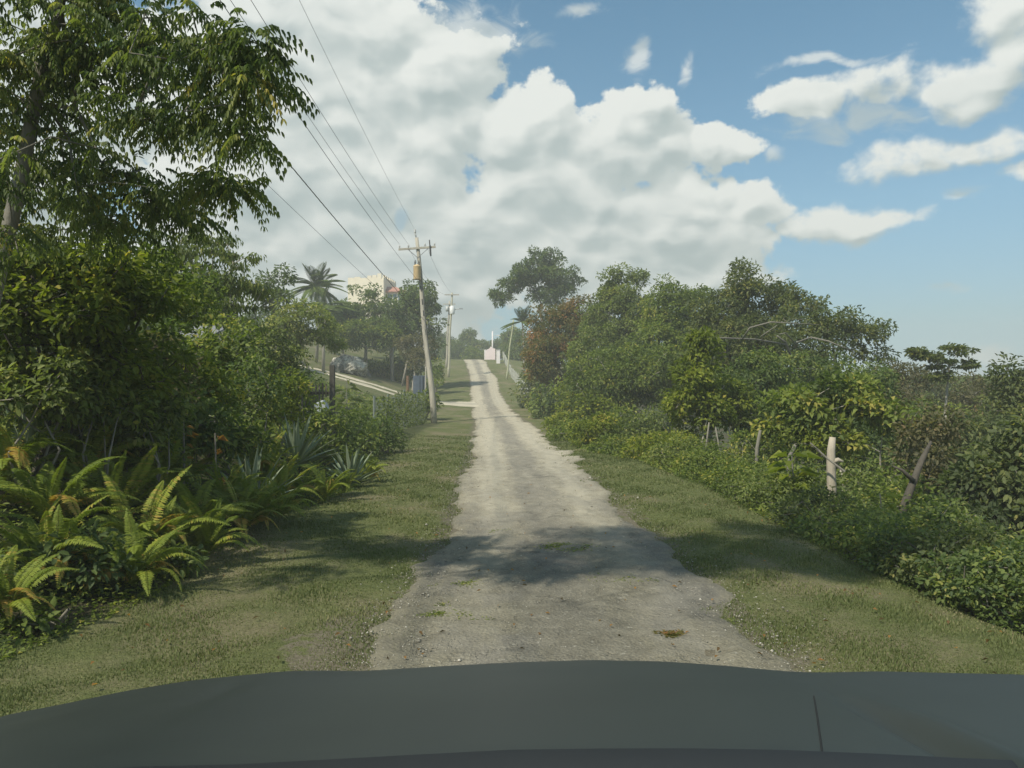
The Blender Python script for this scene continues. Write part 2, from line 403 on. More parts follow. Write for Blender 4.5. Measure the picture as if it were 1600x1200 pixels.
def road_mat(name='marl_road', pale=1.0):
    m, t, b, o = new_mat(name)
    u = N(t, 'ShaderNodeAttribute'); u.attribute_name = 'across'
    w = N(t, 'ShaderNodeAttribute'); w.attribute_name = 'greyer'
    n1 = noise(t, 0.8, 6, .62, sc=(1, .45, 1)); n2 = noise(t, 5, 6, .7, sc=(1, .8, 1)); n3 = noise(t, 70, 3, .75); n5 = noise(t, 2.0, 5, .65, sc=(1, .25, 1))
    marl = ramp(t, n2, [(.25, (.35, .315, .232)), (.5, (.45, .408, .307)), (.78, (.55, .505, .40))])
    tar = ramp(t, n2, [(.25, (.125, .120, .108)), (.5, (.175, .167, .148)), (.8, (.26, .245, .21))])
    # tar band right of the centre, wandering
    uu = mathn(t, 'ADD', u.outputs['Fac'], mathn(t, 'MULTIPLY', mathn(t, 'SUBTRACT', n5, .5), .55))
    d = mathn(t, 'ABSOLUTE', mathn(t, 'SUBTRACT', uu, 0.02))
    k = smooth(t, d, .42, .12)
    k = mathn(t, 'MULTIPLY', k, smooth(t, n1, .30, .56, .45, 1.0))
    k = mathn(t, 'MAXIMUM', mathn(t, 'MULTIPLY', k, .62), mathn(t, 'MULTIPLY', smooth(t, n1, .42, .60), w.outputs['Fac']), clamp=True)
    c = mixc(t, k, marl, tar)
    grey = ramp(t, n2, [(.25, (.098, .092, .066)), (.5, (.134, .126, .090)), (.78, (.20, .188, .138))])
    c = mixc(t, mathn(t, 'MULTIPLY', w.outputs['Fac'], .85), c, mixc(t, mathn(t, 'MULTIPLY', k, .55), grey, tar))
    gr = ramp(t, n3, [(.28, (.52, .52, .50)), (.5, (1, 1, 1)), (.75, (1.5, 1.46, 1.38))])
    c = mixc(t, .9, c, mixc(t, 1.0, c, gr, 'MULTIPLY'))
    st = noise(t, 19, 5, .72)
    c = mixc(t, mathn(t, 'MULTIPLY', smooth(t, st, .60, .70), .55), c, (.46, .44, .37))
    pt = noise(t, 2.6, 6, .72, sc=(1, .7, 1), dist=.4)
    c = mixc(t, mathn(t, 'MULTIPLY', smooth(t, pt, .60, .72), .42), c, (.125, .118, .092))
    cc_ = N(t, 'ShaderNodeTexCoord'); wv_ = N(t, 'ShaderNodeTexNoise'); wv_.inputs['Scale'].default_value = 2.2; wv_.inputs['Detail'].default_value = 4; L(t, cc_.outputs['Object'], wv_.inputs['Vector'])
    wa_ = N(t, 'ShaderNodeVectorMath', operation='MULTIPLY_ADD'); L(t, wv_.outputs['Color'], wa_.inputs[0]); wa_.inputs[1].default_value = (.7, .7, 0); L(t, cc_.outputs['Object'], wa_.inputs[2])
    ck = N(t, 'ShaderNodeTexVoronoi', feature='DISTANCE_TO_EDGE'); ck.inputs['Scale'].default_value = .75; L(t, wa_.outputs[0], ck.inputs['Vector'])
    ckm = mathn(t, 'MULTIPLY', smooth(t, ck.outputs['Distance'], .022, .004), smooth(t, noise(t, .9, 3, .5), .46, .56))
    c = mixc(t, mathn(t, 'MULTIPLY', ckm, .35), c, (.06, .06, .05))
    tk = mathn(t, 'ABSOLUTE', mathn(t, 'SUBTRACT', mathn(t, 'ABSOLUTE', mathn(t, 'SUBTRACT', uu, .02)), .55))
    c = mixc(t, mathn(t, 'MULTIPLY', smooth(t, tk, .26, .05), mathn(t, 'MULTIPLY_ADD', w.outputs['Fac'], -.30, .42)), c, (.50, .46, .36))
    edge = smooth(t, mathn(t, 'ADD', mathn(t, 'ABSOLUTE', u.outputs['Fac']), mathn(t, 'MULTIPLY', mathn(t, 'SUBTRACT', n2, .5), .5)), .85, 1.0)
    c = mixc(t, mathn(t, 'MULTIPLY', edge, .7), c, (.20, .185, .13))
    if pale > 1: c = mixc(t, .5, c, (.62, .56, .43))
    L(t, c, b.inputs['Base Color']); b.inputs['Roughness'].default_value = .93; b.inputs['Specular IOR Level'].default_value = .15
    vor = N(t, 'ShaderNodeTexVoronoi'); vor.inputs['Scale'].default_value = 38; tcx = N(t, 'ShaderNodeTexCoord'); L(t, tcx.outputs['Object'], vor.inputs['Vector'])
    h = mathn(t, 'ADD', mathn(t, 'ADD', mathn(t, 'MULTIPLY', vor.outputs['Distance'], .45), mathn(t, 'MULTIPLY', n2, 1.6)), mathn(t, 'MULTIPLY', smooth(t, pt, .56, .64), -.7))
    bn = N(t, 'ShaderNodeBump'); bn.inputs['Strength'].default_value = .7; bn.inputs['Distance'].default_value = .025
    L(t, h, bn.inputs['Height']); L(t, bn.outputs[0], b.inputs['Normal'])
    return m

# ------------------------------------------------------------------ terrain
YS_C = [-30, 0, 5, 11, 23, 42, 62, 88, 105, 125, 160]
XS_C = [.5, .5, .47, .43, .05, -.52, -1.8, -3.3, -4.8, -6.6, -11]
YS_H = [-3000, 0, 30, 42, 52, 62, 75, 88, 97, 105, 110, 116, 125, 140, 200, 400, 3000]
ZS_H = [0, 0, 0, .02, .2, .62, 1.75, 3.1, 4.35, 5.45, 5.95, 6.15, 6.1, 5.5, 3.2, 0, -30]
HW = [(-30, 1.3), (5, 1.30), (11, 1.24), (24, 1.24), (42, 1.42), (62, 1.3), (88, 1.3), (105, 1.3), (160, 1.3)]
LIP_Y = [-30, 5, 9, 14, 19, 23, 30, 42, 62, 80, 100, 200]
LIP_X = [3.6, 3.6, 3.5, 3.35, 2.95, 1.95, 1.9, 1.95, .75, .6, -.4, -4]
LE_Y = [-30, 4, 6.3, 9.7, 14, 19, 24, 33, 42, 62, 100, 200]
LE_X = [-3.0, -3.05, -2.75, -3.1, -2.75, -3.15, -3.9, -4.3, -4.5, -6.5, -9.5, -14]

def wob(x, y, s):
    return (np.sin(x * s + y * .7 * s + 1.3) + np.sin(x * 1.7 * s - y * 1.3 * s + .4) * .6 + np.sin(-x * 2.9 * s + y * 2.3 * s + 2.1) * .35)

def sstep(v, a, b):
    t = np.clip((v - a) / (b - a), 0, 1); return t * t * (3 - 2 * t)

def roadz(y):
    return np.interp(y, YS_H, ZS_H) if not isinstance(y, np.ndarray) else (np.interp(y - 1.5, YS_H, ZS_H) + np.interp(y, YS_H, ZS_H) + np.interp(y + 1.5, YS_H, ZS_H)) / 3

def gz(x, y):
    x = np.asarray(x, dtype=float); y = np.asarray(y, dtype=float)
    z = (np.interp(y - 2, YS_H, ZS_H) + np.interp(y, YS_H, ZS_H) + np.interp(y + 2, YS_H, ZS_H)) / 3
    lx = np.interp(y, LE_Y, LE_X); l = np.maximum(0, lx - x)
    bank = 0.95 * sstep(l, .2, 2.6) * (1 - sstep(y, 16, 26))
    far = 6.5 * (1 - np.exp(-np.maximum(0, l - .6) * .36 / 6.5)) * sstep(y, 24, 48)
    near = 1.2 * sstep(l, 3, 14) * (1 - sstep(y, 30, 50))
    hill = 2.0 * sstep(l, 12, 60) * sstep(y, 50, 100)
    rx = np.interp(y, LIP_Y, LIP_X); r = np.maximum(0, x - rx)
    drop = -(7.0 * (1 - np.exp(-r * .34 / 7.0))) * (1 - .72 * sstep(y, 45, 80))
    drop = drop - .012 * np.maximum(0, x - 20) * (x < 800)
    off = np.abs(x - np.interp(y, YS_C, XS_C))
    amp = sstep(off, 1.3, 4.0)
    z = z + bank + far + near + hill + drop + wob(x, y, .35) * .07 * amp + wob(x, y, 1.9) * .012 * sstep(off, 1.0, 1.6)
    # shallow wheel ruts and a low crown on the road itself
    z = z - .02 * sstep(off, 0, 1.2) * (1 - sstep(off, 1.2, 1.8))
    return z

def G(x, y): return float(gz(x, y))

xs = np.concatenate([-np.geomspace(7, 1500, 46)[::-1], np.arange(-6.9, 6.95, .14), np.geomspace(7, 1500, 46)])
ys = np.concatenate([[-300, -120, -50, -25, -12, -6], np.arange(-3, 18, .16), 18 * np.geomspace(1, 9, 170), np.geomspace(175, 4500, 26)])
XX, YY = np.meshgrid(xs, ys)
ZZ = gz(XX, YY)
nx, ny = len(xs), len(ys)
V = np.stack([XX.ravel(), YY.ravel(), ZZ.ravel()], 1)
ii = np.arange(ny - 1)[:, None] * nx + np.arange(nx - 1)[None, :]
Fq = np.stack([ii, ii + 1, ii + nx + 1, ii + nx], -1).reshape(-1, 4)
lx = np.interp(YY, LE_Y, LE_X); rx = np.interp(YY, LIP_Y, LIP_X)
litter = np.maximum(sstep(lx - XX, -.15, .5) * (1 - .6 * sstep(YY, 22, 40)), sstep(XX - rx, -.1, .6) * (1 - .8 * sstep(YY, 70, 90)))
cx = np.interp(YY, YS_C, XS_C); hw = np.interp(YY, [a for a, b in HW], [b for a, b in HW])
dirt = np.clip(1 - (np.abs(XX - cx) - hw) / .50, 0, 1) * .66
dirt = np.maximum(dirt, .75 * np.exp(-(((XX + 1.15) / .45) ** 2 + ((YY - 5.2) / 1.5) ** 2)))
ground = tag(mesh_obj('ground', V, Fq, ground_mat(), attr={'litter': litter.ravel(), 'dirt': dirt.ravel()}, smooth_f=True), kind='structure')

def strip(name, path, halfw, mat, lift, step, ends, seed, n_across=17, greyer=None):
    """a ragged-edged sheet that follows the terrain along path [(x, y)...]"""
    r = np.random.default_rng(seed)
    path = np.array(path, float)
    seg = np.r_[0, np.cumsum(np.hypot(*np.diff(path, axis=0).T))]
    s = np.array(step(seg[-1]))
    px = np.interp(s, seg, path[:, 0]); py = np.interp(s, seg, path[:, 1])
    tx = np.gradient(px, s); ty = np.gradient(py, s); ln = np.hypot(tx, ty); tx /= ln; ty /= ln
    nxv, nyv = ty, -tx
    hwv = np.interp(s, np.linspace(0, seg[-1], len(halfw)), halfw)
    jag = lambda k: sum(np.interp(s, np.arange(0, seg[-1] + 40 * k, k * w), r.normal(0, a, len(np.arange(0, seg[-1] + 40 * k, k * w)))) for w, a in ((8, .10), (2.5, .10), (.9, .075), (.3, .045), (.12, .025)))
    el_, er_ = jag(1.0), jag(1.0)
    u = np.linspace(-1, 1, n_across)
    W = np.where(u[None, :] < 0, (hwv + el_)[:, None], (hwv + er_)[:, None])
    X = px[:, None] + nxv[:, None] * u[None, :] * W; Y = py[:, None] + nyv[:, None] * u[None, :] * W
    Z = gz(X, Y) + lift
    rg = np.random.default_rng(seed + 50); fine = sum(np.sin(X * f * math.cos(a) + Y * f * math.sin(a) + p) * w for f, a, p, w in zip(rg.uniform(3, 26, 16), rg.uniform(0, PI, 16), rg.uniform(0, 6, 16), rg.uniform(.0008, .0034, 16)))
    Z += fine
    Z[:, 0] -= lift + .012; Z[:, -1] -= lift + .012
    n = len(s); m = n_across
    idx = np.arange(n - 1)[:, None] * m + np.arange(m - 1)[None, :]
    Fq = np.stack([idx, idx + 1, idx + m + 1, idx + m], -1).reshape(-1, 4)
    A = np.broadcast_to(u[None, :], X.shape)
    wv = np.zeros_like(X) if greyer is None else greyer(X, Y)
    return tag(mesh_obj(name, np.stack([X.ravel(), Y.ravel(), Z.ravel()], 1), Fq, mat, attr={'across': A.ravel(), 'greyer': wv.ravel()}, smooth_f=True), kind='structure')

rp = [(np.interp(y, YS_C, XS_C), y) for y in np.arange(-12, 150, 1.0)]
def rstep(Lt):
    out = [0.]
    while out[-1] < Lt - 1:
        y = out[-1] - 12
        out.append(out[-1] + (.07 if 2 < y < 14 else .14 if y < 30 else .35 if y < 70 else .8))
    return out
hwl = [float(np.interp(y, [a for a, b in HW], [b for a, b in HW])) for y in np.arange(-12, 150, 1.0)]
strip('road', rp, hwl, road_mat(), .022, rstep, None, 11, 41,
      greyer=lambda X, Y: 0.60 * (1 - sstep(Y, 7, 13)) + .40 * (1 - sstep(Y, 12, 30)))  # road colour turns greyer and darker towards the car
# the side drive climbing to the left, two pale wheel tracks
drive = [(-2.7, 61.6), (-3.5, 61.5), (-4.9, 61.4), (-6.5, 62.2), (-8.2, 63.5), (-10.1, 63.3), (-12.2, 63.6), (-14.6, 65.2), (-17.2, 66), (-21, 67.5)]
def dstep(Lt): return list(np.arange(0, Lt, .2))
strip('path', [(x + .0, y) for x, y in drive[:5]], [3.0, 2.2, 1.5, 1.4, 1.3], road_mat('marl_path', 1.4), .045, dstep, None, 5, 9)
for q, o_ in enumerate((-.95, .95)):
    strip('path', [(x + .2 * o_, y + o_) for x, y in drive[3:]], [.48] * 5, road_mat('marl_track', 1.4), .05, dstep, None, 15 + q, 5)

# ------------------------------------------------------------------ foliage builders
def unit(v):
    return v / np.maximum(np.linalg.norm(v, axis=-1, keepdims=True), 1e-9)

HI = [False]
def leaves(pos, d, nrm, ln, wd, tone, fold=.22, bend=.25):
    """two folded triangles pairs per leaf: pos base, d direction, nrm up side; returns verts, tris, tone"""
    n = len(pos)
    d = unit(d); s = unit(np.cross(d, nrm)); up = np.cross(s, d)
    ln = np.broadcast_to(np.asarray(ln, float), (n,))[:, None]; wd = np.broadcast_to(np.asarray(wd, float), (n,))[:, None]
    tip = pos + d * ln - up * ln * bend
    if HI[0]:
        a_ = pos + d * ln * .22 - up * ln * bend * .05; b_ = pos + d * ln * .62 - up * ln * bend * .38
        l1 = a_ + s * wd * .40 + up * wd * fold * .8; l2 = b_ + s * wd * .46 + up * wd * fold * .8
        r1 = a_ - s * wd * .40 + up * wd * fold * .8; r2 = b_ - s * wd * .46 + up * wd * fold * .8
        V = np.stack([pos, l1, l2, tip, r2, r1], 1).reshape(-1, 3)
        b = np.arange(n)[:, None] * 6
        T = np.concatenate([b + np.array([[0, 2, 1]]), b + np.array([[0, 3, 2]]), b + np.array([[0, 4, 3]]), b + np.array([[0, 5, 4]])], 0)
        return V, T, np.repeat(tone, 6)
    mid = pos + d * ln * .45
    l = mid + s * wd * .5 + up * wd * fold; r = mid - s * wd * .5 + up * wd * fold
    V = np.stack([pos, l, tip, r], 1).reshape(-1, 3)
    b = np.arange(n)[:, None] * 4
    T = np.concatenate([b + np.array([[0, 2, 1]]), b + np.array([[0, 3, 2]])], 0)
    return V, T, np.repeat(tone, 4)

def rand_dirs(r, n):
    return unit(r.normal(size=(n, 3)))

def clump_leaves(r, centers, radii, per, ln, wd, ctone, style='puff', lean=None):
    """leaf masses round clump centres"""
    n = len(centers); k = per
    C_ = np.repeat(centers, k, 0); RR = np.repeat(radii, k)[:, None]
    dirs = rand_dirs(r, n * k)
    if style == 'puff':
        dirs[:, 2] = dirs[:, 2] * .8 + .25
        dirs = unit(dirs)
        rad = r.uniform(.25, 1.0, (n * k, 1)) ** .6
        pos = C_ + dirs * RR * rad * np.array([1, 1, .72])
        out = unit(dirs + r.normal(size=(n * k, 3)) * .55 + np.array([0, 0, -.25]))
        nrm = unit(dirs * .6 + np.array([0, 0, 1.0]) + r.normal(size=(n * k, 3)) * .45)
    elif style == 'droop':
        dirs[:, 2] *= .45
        pos = C_ + dirs * RR * r.uniform(.15, 1.0, (n * k, 1))
        out = unit(dirs * .5 + np.array([0, 0, -1.0]) + r.normal(size=(n * k, 3)) * .35)
        nrm = unit(dirs + np.array([0, 0, .4]) + r.normal(size=(n * k, 3)) * .4)
    elif style == 'flat':
        dirs[:, 2] *= .28
        pos = C_ + dirs * RR * r.uniform(.1, 1.0, (n * k, 1)) ** .7
        out = unit(dirs * np.array([1, 1, .3]) + r.normal(size=(n * k, 3)) * .4)
        nrm = unit(np.array([0, 0, 1.0]) + r.normal(size=(n * k, 3)) * .3)
    tone = np.clip(np.repeat(ctone, k) + r.normal(0, .16, n * k), 0, 1)
    sz = r.uniform(.7, 1.25, n * k)
    return leaves(pos, out, nrm, ln * sz, wd * sz, tone)

def pinnate_clumps(r, centers, radii, per, ln, wd, ctone, fr_len=.38, pairs=5):
    """compound leaves: each clump carries `per` drooping stalks with paired leaflets"""
    n = len(centers)
    C_ = np.repeat(centers, per, 0)
    RR = np.repeat(radii, per)[:, None]
    d = rand_dirs(r, n * per); d[:, 2] = d[:, 2] * .5; d = unit(d)
    start = C_ + d * RR * r.uniform(0, .8, (n * per, 1))
    dirn = unit(d + np.array([0, 0, -.05]) + r.normal(size=(n * per, 3)) * .25)
    tone_s = np.clip(np.repeat(ctone, per) + r.normal(0, .13, n * per), 0, 1)
    P_, D_, Nn, T_, S_ = [], [], [], [], []
    fl = fr_len * r.uniform(.7, 1.2, (n * per, 1))
    side = unit(np.cross(dirn, np.array([0, 0, 1.0])))
    for q in range(pairs):
        t = (q + 1) / pairs
        base = start + dirn * fl * t + np.array([0, 0, -1.0]) * fl * .55 * t * t
        tang = unit(dirn + np.array([0, 0, -1.1]) * t)
        for sgn in (-1, 1):
            P_.append(base); D_.append(unit(tang * .55 + side * sgn * .75 + np.array([0, 0, -.45]) + r.normal(size=base.shape) * .12))
            Nn.append(unit(np.array([0, 0, 1.0]) + side * sgn * .3 + r.normal(size=base.shape) * .2)); T_.append(tone_s); S_.append(np.full(len(base), 1 - .25 * abs(t - .5)))
    Pn = np.concatenate(P_); S = np.concatenate(S_)
    tone = np.clip(np.concatenate(T_) + r.normal(0, .07, len(Pn)), 0, 1)
    return leaves(Pn, np.concatenate(D_), np.concatenate(Nn), ln * S, wd * S, tone, bend=.35)

def segs_mesh(p0, p1, r0, r1, n=6):
    """many tapered tube segments at once"""
    d = unit(p1 - p0); a = np.where(np.abs(d[:, 2:3]) < .9, np.array([[0, 0, 1.0]]), np.array([[0, 1.0, 0]]))
    u = unit(np.cross(d, a)); w = np.cross(d, u)
    ang = np.arange(n) * 2 * PI / n
    ring = u[:, None, :] * np.cos(ang)[None, :, None] + w[:, None, :] * np.sin(ang)[None, :, None]
    ext = d * np.minimum(r0, np.linalg.norm(p1 - p0, axis=1))[:, None] * .3
    A = (p0 - ext)[:, None, :] + ring * r0[:, None, None]; B = (p1 + ext)[:, None, :] + ring * r1[:, None, None]
    V = np.concatenate([A, B], 1).reshape(-1, 3)
    m = len(p0); b = np.arange(m)[:, None] * 2 * n; k = np.arange(n); k2 = (k + 1) % n
    Fq = np.stack([b + k, b + k2, b + n + k2, b + n + k], -1).reshape(-1, 4)
    return V, Fq

def skeleton(r, trunk, tips, r_tip=.008, sag=.0, trunk_r=None, wig=.06):
    """connect clump centres to a trunk polyline; pipe-model radii. returns p0, p1, r0, r1"""
    nodes = [np.array(p, float) for p in trunk]; par = [-1] + list(range(len(trunk) - 1))
    top = nodes[-1]
    order = np.argsort(np.linalg.norm(tips - top, axis=1))
    for i in order:
        t = tips[i]
        A = np.array(nodes)
        v = t - A; dist = np.linalg.norm(v, axis=1)
        pen = np.where(v[:, 2] < -.1 * dist, dist * .35, 0)
        lowp = np.where(np.arange(len(A)) < max(1, len(trunk) // 2), 100.0, 0)
        j = int(np.argmin(dist + pen + lowp))
        L_ = dist[j]; steps = max(1, int(L_ / max(.25, L_ / 5)))
        prev = j
        for q in range(1, steps + 1):
            f = q / steps
            p = A[j] + (t - A[j]) * f + np.array([0, 0, math.sin(f * PI) * L_ * .10 - sag * f]) + (r.normal(size=3) * wig * L_ / max(steps, 1) if q < steps else 0)
            nodes.append(p); par.append(prev); prev = len(nodes) - 1
    n = len(nodes); area = np.full(n, 0.0); child = np.zeros(n, bool)
    for p in par:
        if p >= 0: child[p] = True
    area[~child] = r_tip ** 2
    for i in range(n - 1, 0, -1):
        if child[i] and area[i] == 0: area[i] = r_tip ** 2
        area[par[i]] += area[i] * .96
    rad = np.sqrt(area)
    if trunk_r is not None:
        rad = rad * min(1.0, trunk_r / rad[0]) if rad[0] > trunk_r else rad
        for i in range(len(trunk)): rad[i] = max(rad[i], trunk_r * (1 - .55 * i / max(1, len(trunk) - 1)))
        rad[0] *= 1.25
    N_ = np.array(nodes); pr = np.array(par)
    idx = np.arange(1, n)
    return N_[pr[idx]], N_[idx], rad[pr[idx]] * .92, rad[idx]

def crown_points(r, ells, spacing, shell=.5):
    """clump centres over the ellipsoids"""
    pts = []
    for (c, rad) in ells:
        c = np.array(c); rad = np.array(rad)
        vol = rad[0] * rad[1] * rad[2] * 4.19
        n = max(5, int(vol / (spacing ** 3) * 1.15))
        d = rand_dirs(r, n)
        f = shell + (1 - shell) * r.uniform(0, 1, (n, 1)) ** .6
        k = 1 + .16 * np.sin(d[:, :1] * 7 + c[0] * 3) * np.sin(d[:, 2:] * 6 + 1) + r.normal(0, .07, (n, 1))
        pts.append(c + d * f * rad * k)
    return np.concatenate(pts)

def plant(name, label, cat, base, ells, leaf, mat, bark='bark_grey', seed=1, spacing=.6, rc=.45, per=60, style='puff',
          trunk_r=.12, trunk_top=None, shell=.5, bend=(0, 0), group=None, stems=1, rtip=.008, tone=(.42, .17), wood='trunk', foliage='crown', pin=None, trunk_pts=None):
    """a tree or shrub as one thing: woody skeleton + leafy crown. base (x, y); ells in world coordinates"""
    r = np.random.default_rng(seed)
    per = int(per * (1.55 if style == 'puff' else 1.2)); spacing = spacing * .93
    bx, by = base; bz = G(bx, by) - .05
    o = np.array([bx, by, bz])
    ells = [((c[0], c[1], max(c[2], G(c[0], c[1]) + q[2] * .45)), q) for c, q in ells]
    tips = crown_points(r, ells, spacing, shell)
    tips = tips[tips[:, 2] > gz(tips[:, 0], tips[:, 1]) + .08]
    low = np.array([c[2] - rr[2] * .2 for c, rr in ells]).min(); cen = np.mean([c for c, rr in ells], 0)
    ttop = trunk_top if trunk_top is not None else np.array([bx * .5 + cen[0] * .5, by * .5 + cen[1] * .5, max(low, bz + .3)])
    if trunk_pts is None:
        tr = [o]
        for q in range(1, 5):
            f = q / 4
            tr.append(o + (np.array(ttop) - o) * f + np.array([bend[0] * math.sin(f * PI), bend[1] * math.sin(f * PI), 0]) + r.normal(size=3) * .03 * np.linalg.norm(np.array(ttop) - o) * (q < 4))
    else:
        tr = [np.array(p, float) for p in trunk_pts]
    if stems > 1:
        P0, P1, R0, R1 = [], [], [], []
        near = r.integers(0, stems, len(tips))
        for s_ in range(stems):
            a = r.uniform(0, 2 * PI); off = np.array([math.cos(a), math.sin(a), 0]) * trunk_r * 2.5
            sub = tips[near == s_]
            if not len(sub): continue
            t0 = o + off; t1 = t0 + (np.array(ttop) - o) * .6 + off * 3 + r.normal(size=3) * .05
            out = skeleton(r, [t0, (t0 + t1) / 2 + r.normal(size=3) * .03, t1], sub, rtip, trunk_r=trunk_r)
            P0.append(out[0]); P1.append(out[1]); R0.append(out[2]); R1.append(out[3])
        p0, p1, r0, r1 = map(np.concatenate, (P0, P1, R0, R1))
    else:
        p0, p1, r0, r1 = skeleton(r, tr, tips, rtip, trunk_r=trunk_r)
    th = thing(name, label, cat, tuple(o), 0, group)
    v, f = segs_mesh(p0 - o, p1 - o, r0, r1)
    mesh_obj(wood, v, f, M[bark], th, smooth_f=True)
    rad = rc * r.uniform(.7, 1.35, len(tips)); ct = np.clip(r.normal(tone[0], tone[1], len(tips)), .02, .98)
    HI[0] = by < 17
    if pin: V_, T_, tn = pinnate_clumps(r, tips - o, rad, pin[0], leaf[0], leaf[1], ct, pin[1], pin[2])
    else: V_, T_, tn = clump_leaves(r, tips - o, rad, per, leaf[0], leaf[1], ct, style)
    HI[0] = False
    mesh_obj(foliage, V_, T_, M[mat], th, attr={'tone': tn})
    return th

def E(px, py, rx, ry, d, dr=None, dd=0):
    """one lobe of a crown: centre bearing/height, half sizes as seen from the road, at distance d"""
    d2 = d + dd
    return (at(px, py, d2), (rx / F * d2, (dr if dr else (rx + ry) / 2 / F * d2), ry / F * d2))

def gx(px, d): return (px - 800) / F * d

# ------------------------------------------------------------------ the car we look out of: dark bonnet at the bottom
def build_car():
    paint = plain('dark_grey_paint', (.027, .034, .030), .48, .16, 2.2, spec=.3)
    rubber = plain('black_rubber', (.02, .02, .02), .8, .1, 8)
    trimm = plain('black_plastic', (.028, .030, .030), .6, .1, 20)
    steel = plain('silver_rim', (.45, .45, .45), .35, .05, 5, metal=.8)
    th = thing('car', 'dark grey car whose bonnet fills the bottom of the view', 'car', (0, 0, 0))
    PX = [-150, 0, 100, 200, 300, 430, 490, 560, 680, 800, 930, 1050, 1150, 1250, 1300, 1400, 1600, 1750]
    PY = [1190, 1118, 1099, 1078, 1062, 1049.5, 1048.5, 1049.5, 1042, 1035.5, 1031.5, 1034, 1041, 1050, 1051.5, 1049, 1053, 1075]
    D = 1.55
    X = np.linspace(-1.17, 1.17, 236)
    DX = D - .10 * np.abs(X) ** 3
    zf = CAM_Z - (np.interp(X * F / DX + 800, PX, PY) - 610) / F * DX
    k = np.array([.06, .12, .2, .24, .2, .12, .06]); zs = np.convolve(np.pad(zf, 3, mode='edge'), k / k.sum(), 'valid')
    leftc = (np.exp(-((X + .50) / .03) ** 2)) * .008
    rows = []
    # from the cowl forward over the crest and down the nose
    prof = [(.80, .118), (.86, .125), (.95, .112), (1.08, .090), (1.22, .062), (1.36, .034), (1.47, .012), (1.55, 0), (1.62, -.022), (1.68, -.06), (1.72, -.12), (1.74, -.22), (1.745, -.32)]
    flank = sstep(np.abs(X + 0.02), 1.10, 1.17)
    crease = (np.exp(-((X - .52) / .022) ** 2) - .6 * np.exp(-((X - .56) / .03) ** 2)) * .022
    for y, dz in prof:
        sh = 1 - .5 * max(0, (y - 1.55) / .2) * (np.abs(X) > 9)
        shape = (zs - 1.165) * (1.0 if y >= 1.36 else .55 + .45 * (y - .8) / .56) + 1.165
        yy = y - .10 * np.abs(X) ** 3 * (y - .8) / .75
        rows.append(np.stack([X, yy, shape + dz - flank * .10 - crease * float(np.interp(y, [.8, 1.1, 1.3], [1, 1, 0])) - leftc * float(np.interp(y, [1.2, 1.35, 1.5], [0, 1, 0]))], 1))
    V = np.concatenate(rows); m = len(X); n = len(rows)
    idx = np.arange(n - 1)[:, None] * m + np.arange(m - 1)[None, :]
    Fq = np.stack([idx, idx + 1, idx + m + 1, idx + m], -1).reshape(-1, 4)
    mesh_obj('bonnet', V, Fq, paint, th, smooth_f=True)
    def on_bonnet(x, y):
        j = int(np.argmin(np.abs(X - x))); col = [(rw[j][1], rw[j][2]) for rw in rows]
        return (x, y, float(np.interp(y, [c[0] for c in col], [c[1] for c in col])) + .0005)
    seam = plain('seam_shadow_gap', (.012, .014, .014), .9, .05, 5)
    for pts_, r_ in (([(.478, 1.27), (.450, 1.19), (.422, 1.11), (.394, 1.03), (.366, .95), (.338, .87)], .0013),):
        q_ = []
        for i_ in range(25):
            f_ = i_ / 24 * (len(pts_) - 1); k_ = min(int(f_), len(pts_) - 2); g_ = f_ - k_
            q_.append(on_bonnet(pts_[k_][0] * (1 - g_) + pts_[k_ + 1][0] * g_, pts_[k_][1] * (1 - g_) + pts_[k_ + 1][1] * g_))
        mb = MB(); mb.tube(q_, r_, 6); mb.build('panel_gap', seam, th)
    mb = MB()                                    # wings and lower nose
    for s in (-1, 1):
        mb.box((s * 1.155, .95, .78), (.05, 1.55, .56)); mb.box((s * 1.15, -.55, .72), (.05, 1.5, .7))
    mb.box((0, 1.70, .70), (2.2, .08, .34)); mb.box((0, .3, .42), (2.25, 2.6, .08))
    mb.build('body', paint, th, bevel=.02)
    mb = MB(); mb.box((0, 1.76, .48), (2.28, .14, .22)); mb.build('bumper', trimm, th, bevel=.03)
    mb = MB()
    for k_ in range(5): mb.box((0, 1.755, .66 + k_ * .05), (1.2, .03, .02))
    mb.build('grille', trimm, th)
    for s in (-1, 1):
        mb = MB(); mb.box((s * .86, 1.755, .76), (.34, .05, .16)); mb.build('headlight', plain('headlight_lens', (.6, .62, .62), .12, .05, 4, spec=.8), th, bevel=.02)
    for s in (-1, 1):
        mb = MB(); mb.lathe([(.20, -.11), (.33, -.11), (.35, -.08), (.35, .08), (.33, .11), (.20, .11)], n=32)
        w = mb.build('tyre', rubber, th, smooth_f=True, loc=(s * 1.04, 1.0, .35 + 0)); w.rotation_euler = (0, PI / 2, 0)
        mb = MB(); mb.lathe([(.02, .06), (.06, .07), (.20, .03), (.205, -.1)], n=24)
        q = mb.build('rim', steel, w, smooth_f=True)
    # black cowl strip at the foot of the windscreen and the resting wiper
    mb = MB()
    cz = [float(np.interp(x, X, (zs - 1.165) * .55 + 1.165)) for x in np.linspace(-1.1, 1.1, 23)]
    xx = np.linspace(-1.1, 1.1, 23)
    rowsA = [(x, .890 + .05 * min(x, 0) - .01 * max(x, 0), z + .1225 + .010 - .02 * abs(x) ** 3) for x, z in zip(xx, cz)]
    rowsB = [(x, .72 - .06 * x * x, z + .125) for x, z in zip(xx, cz)]
    rowsC = [(x, .72 - .06 * x * x, z + .02) for x, z in zip(xx, cz)]
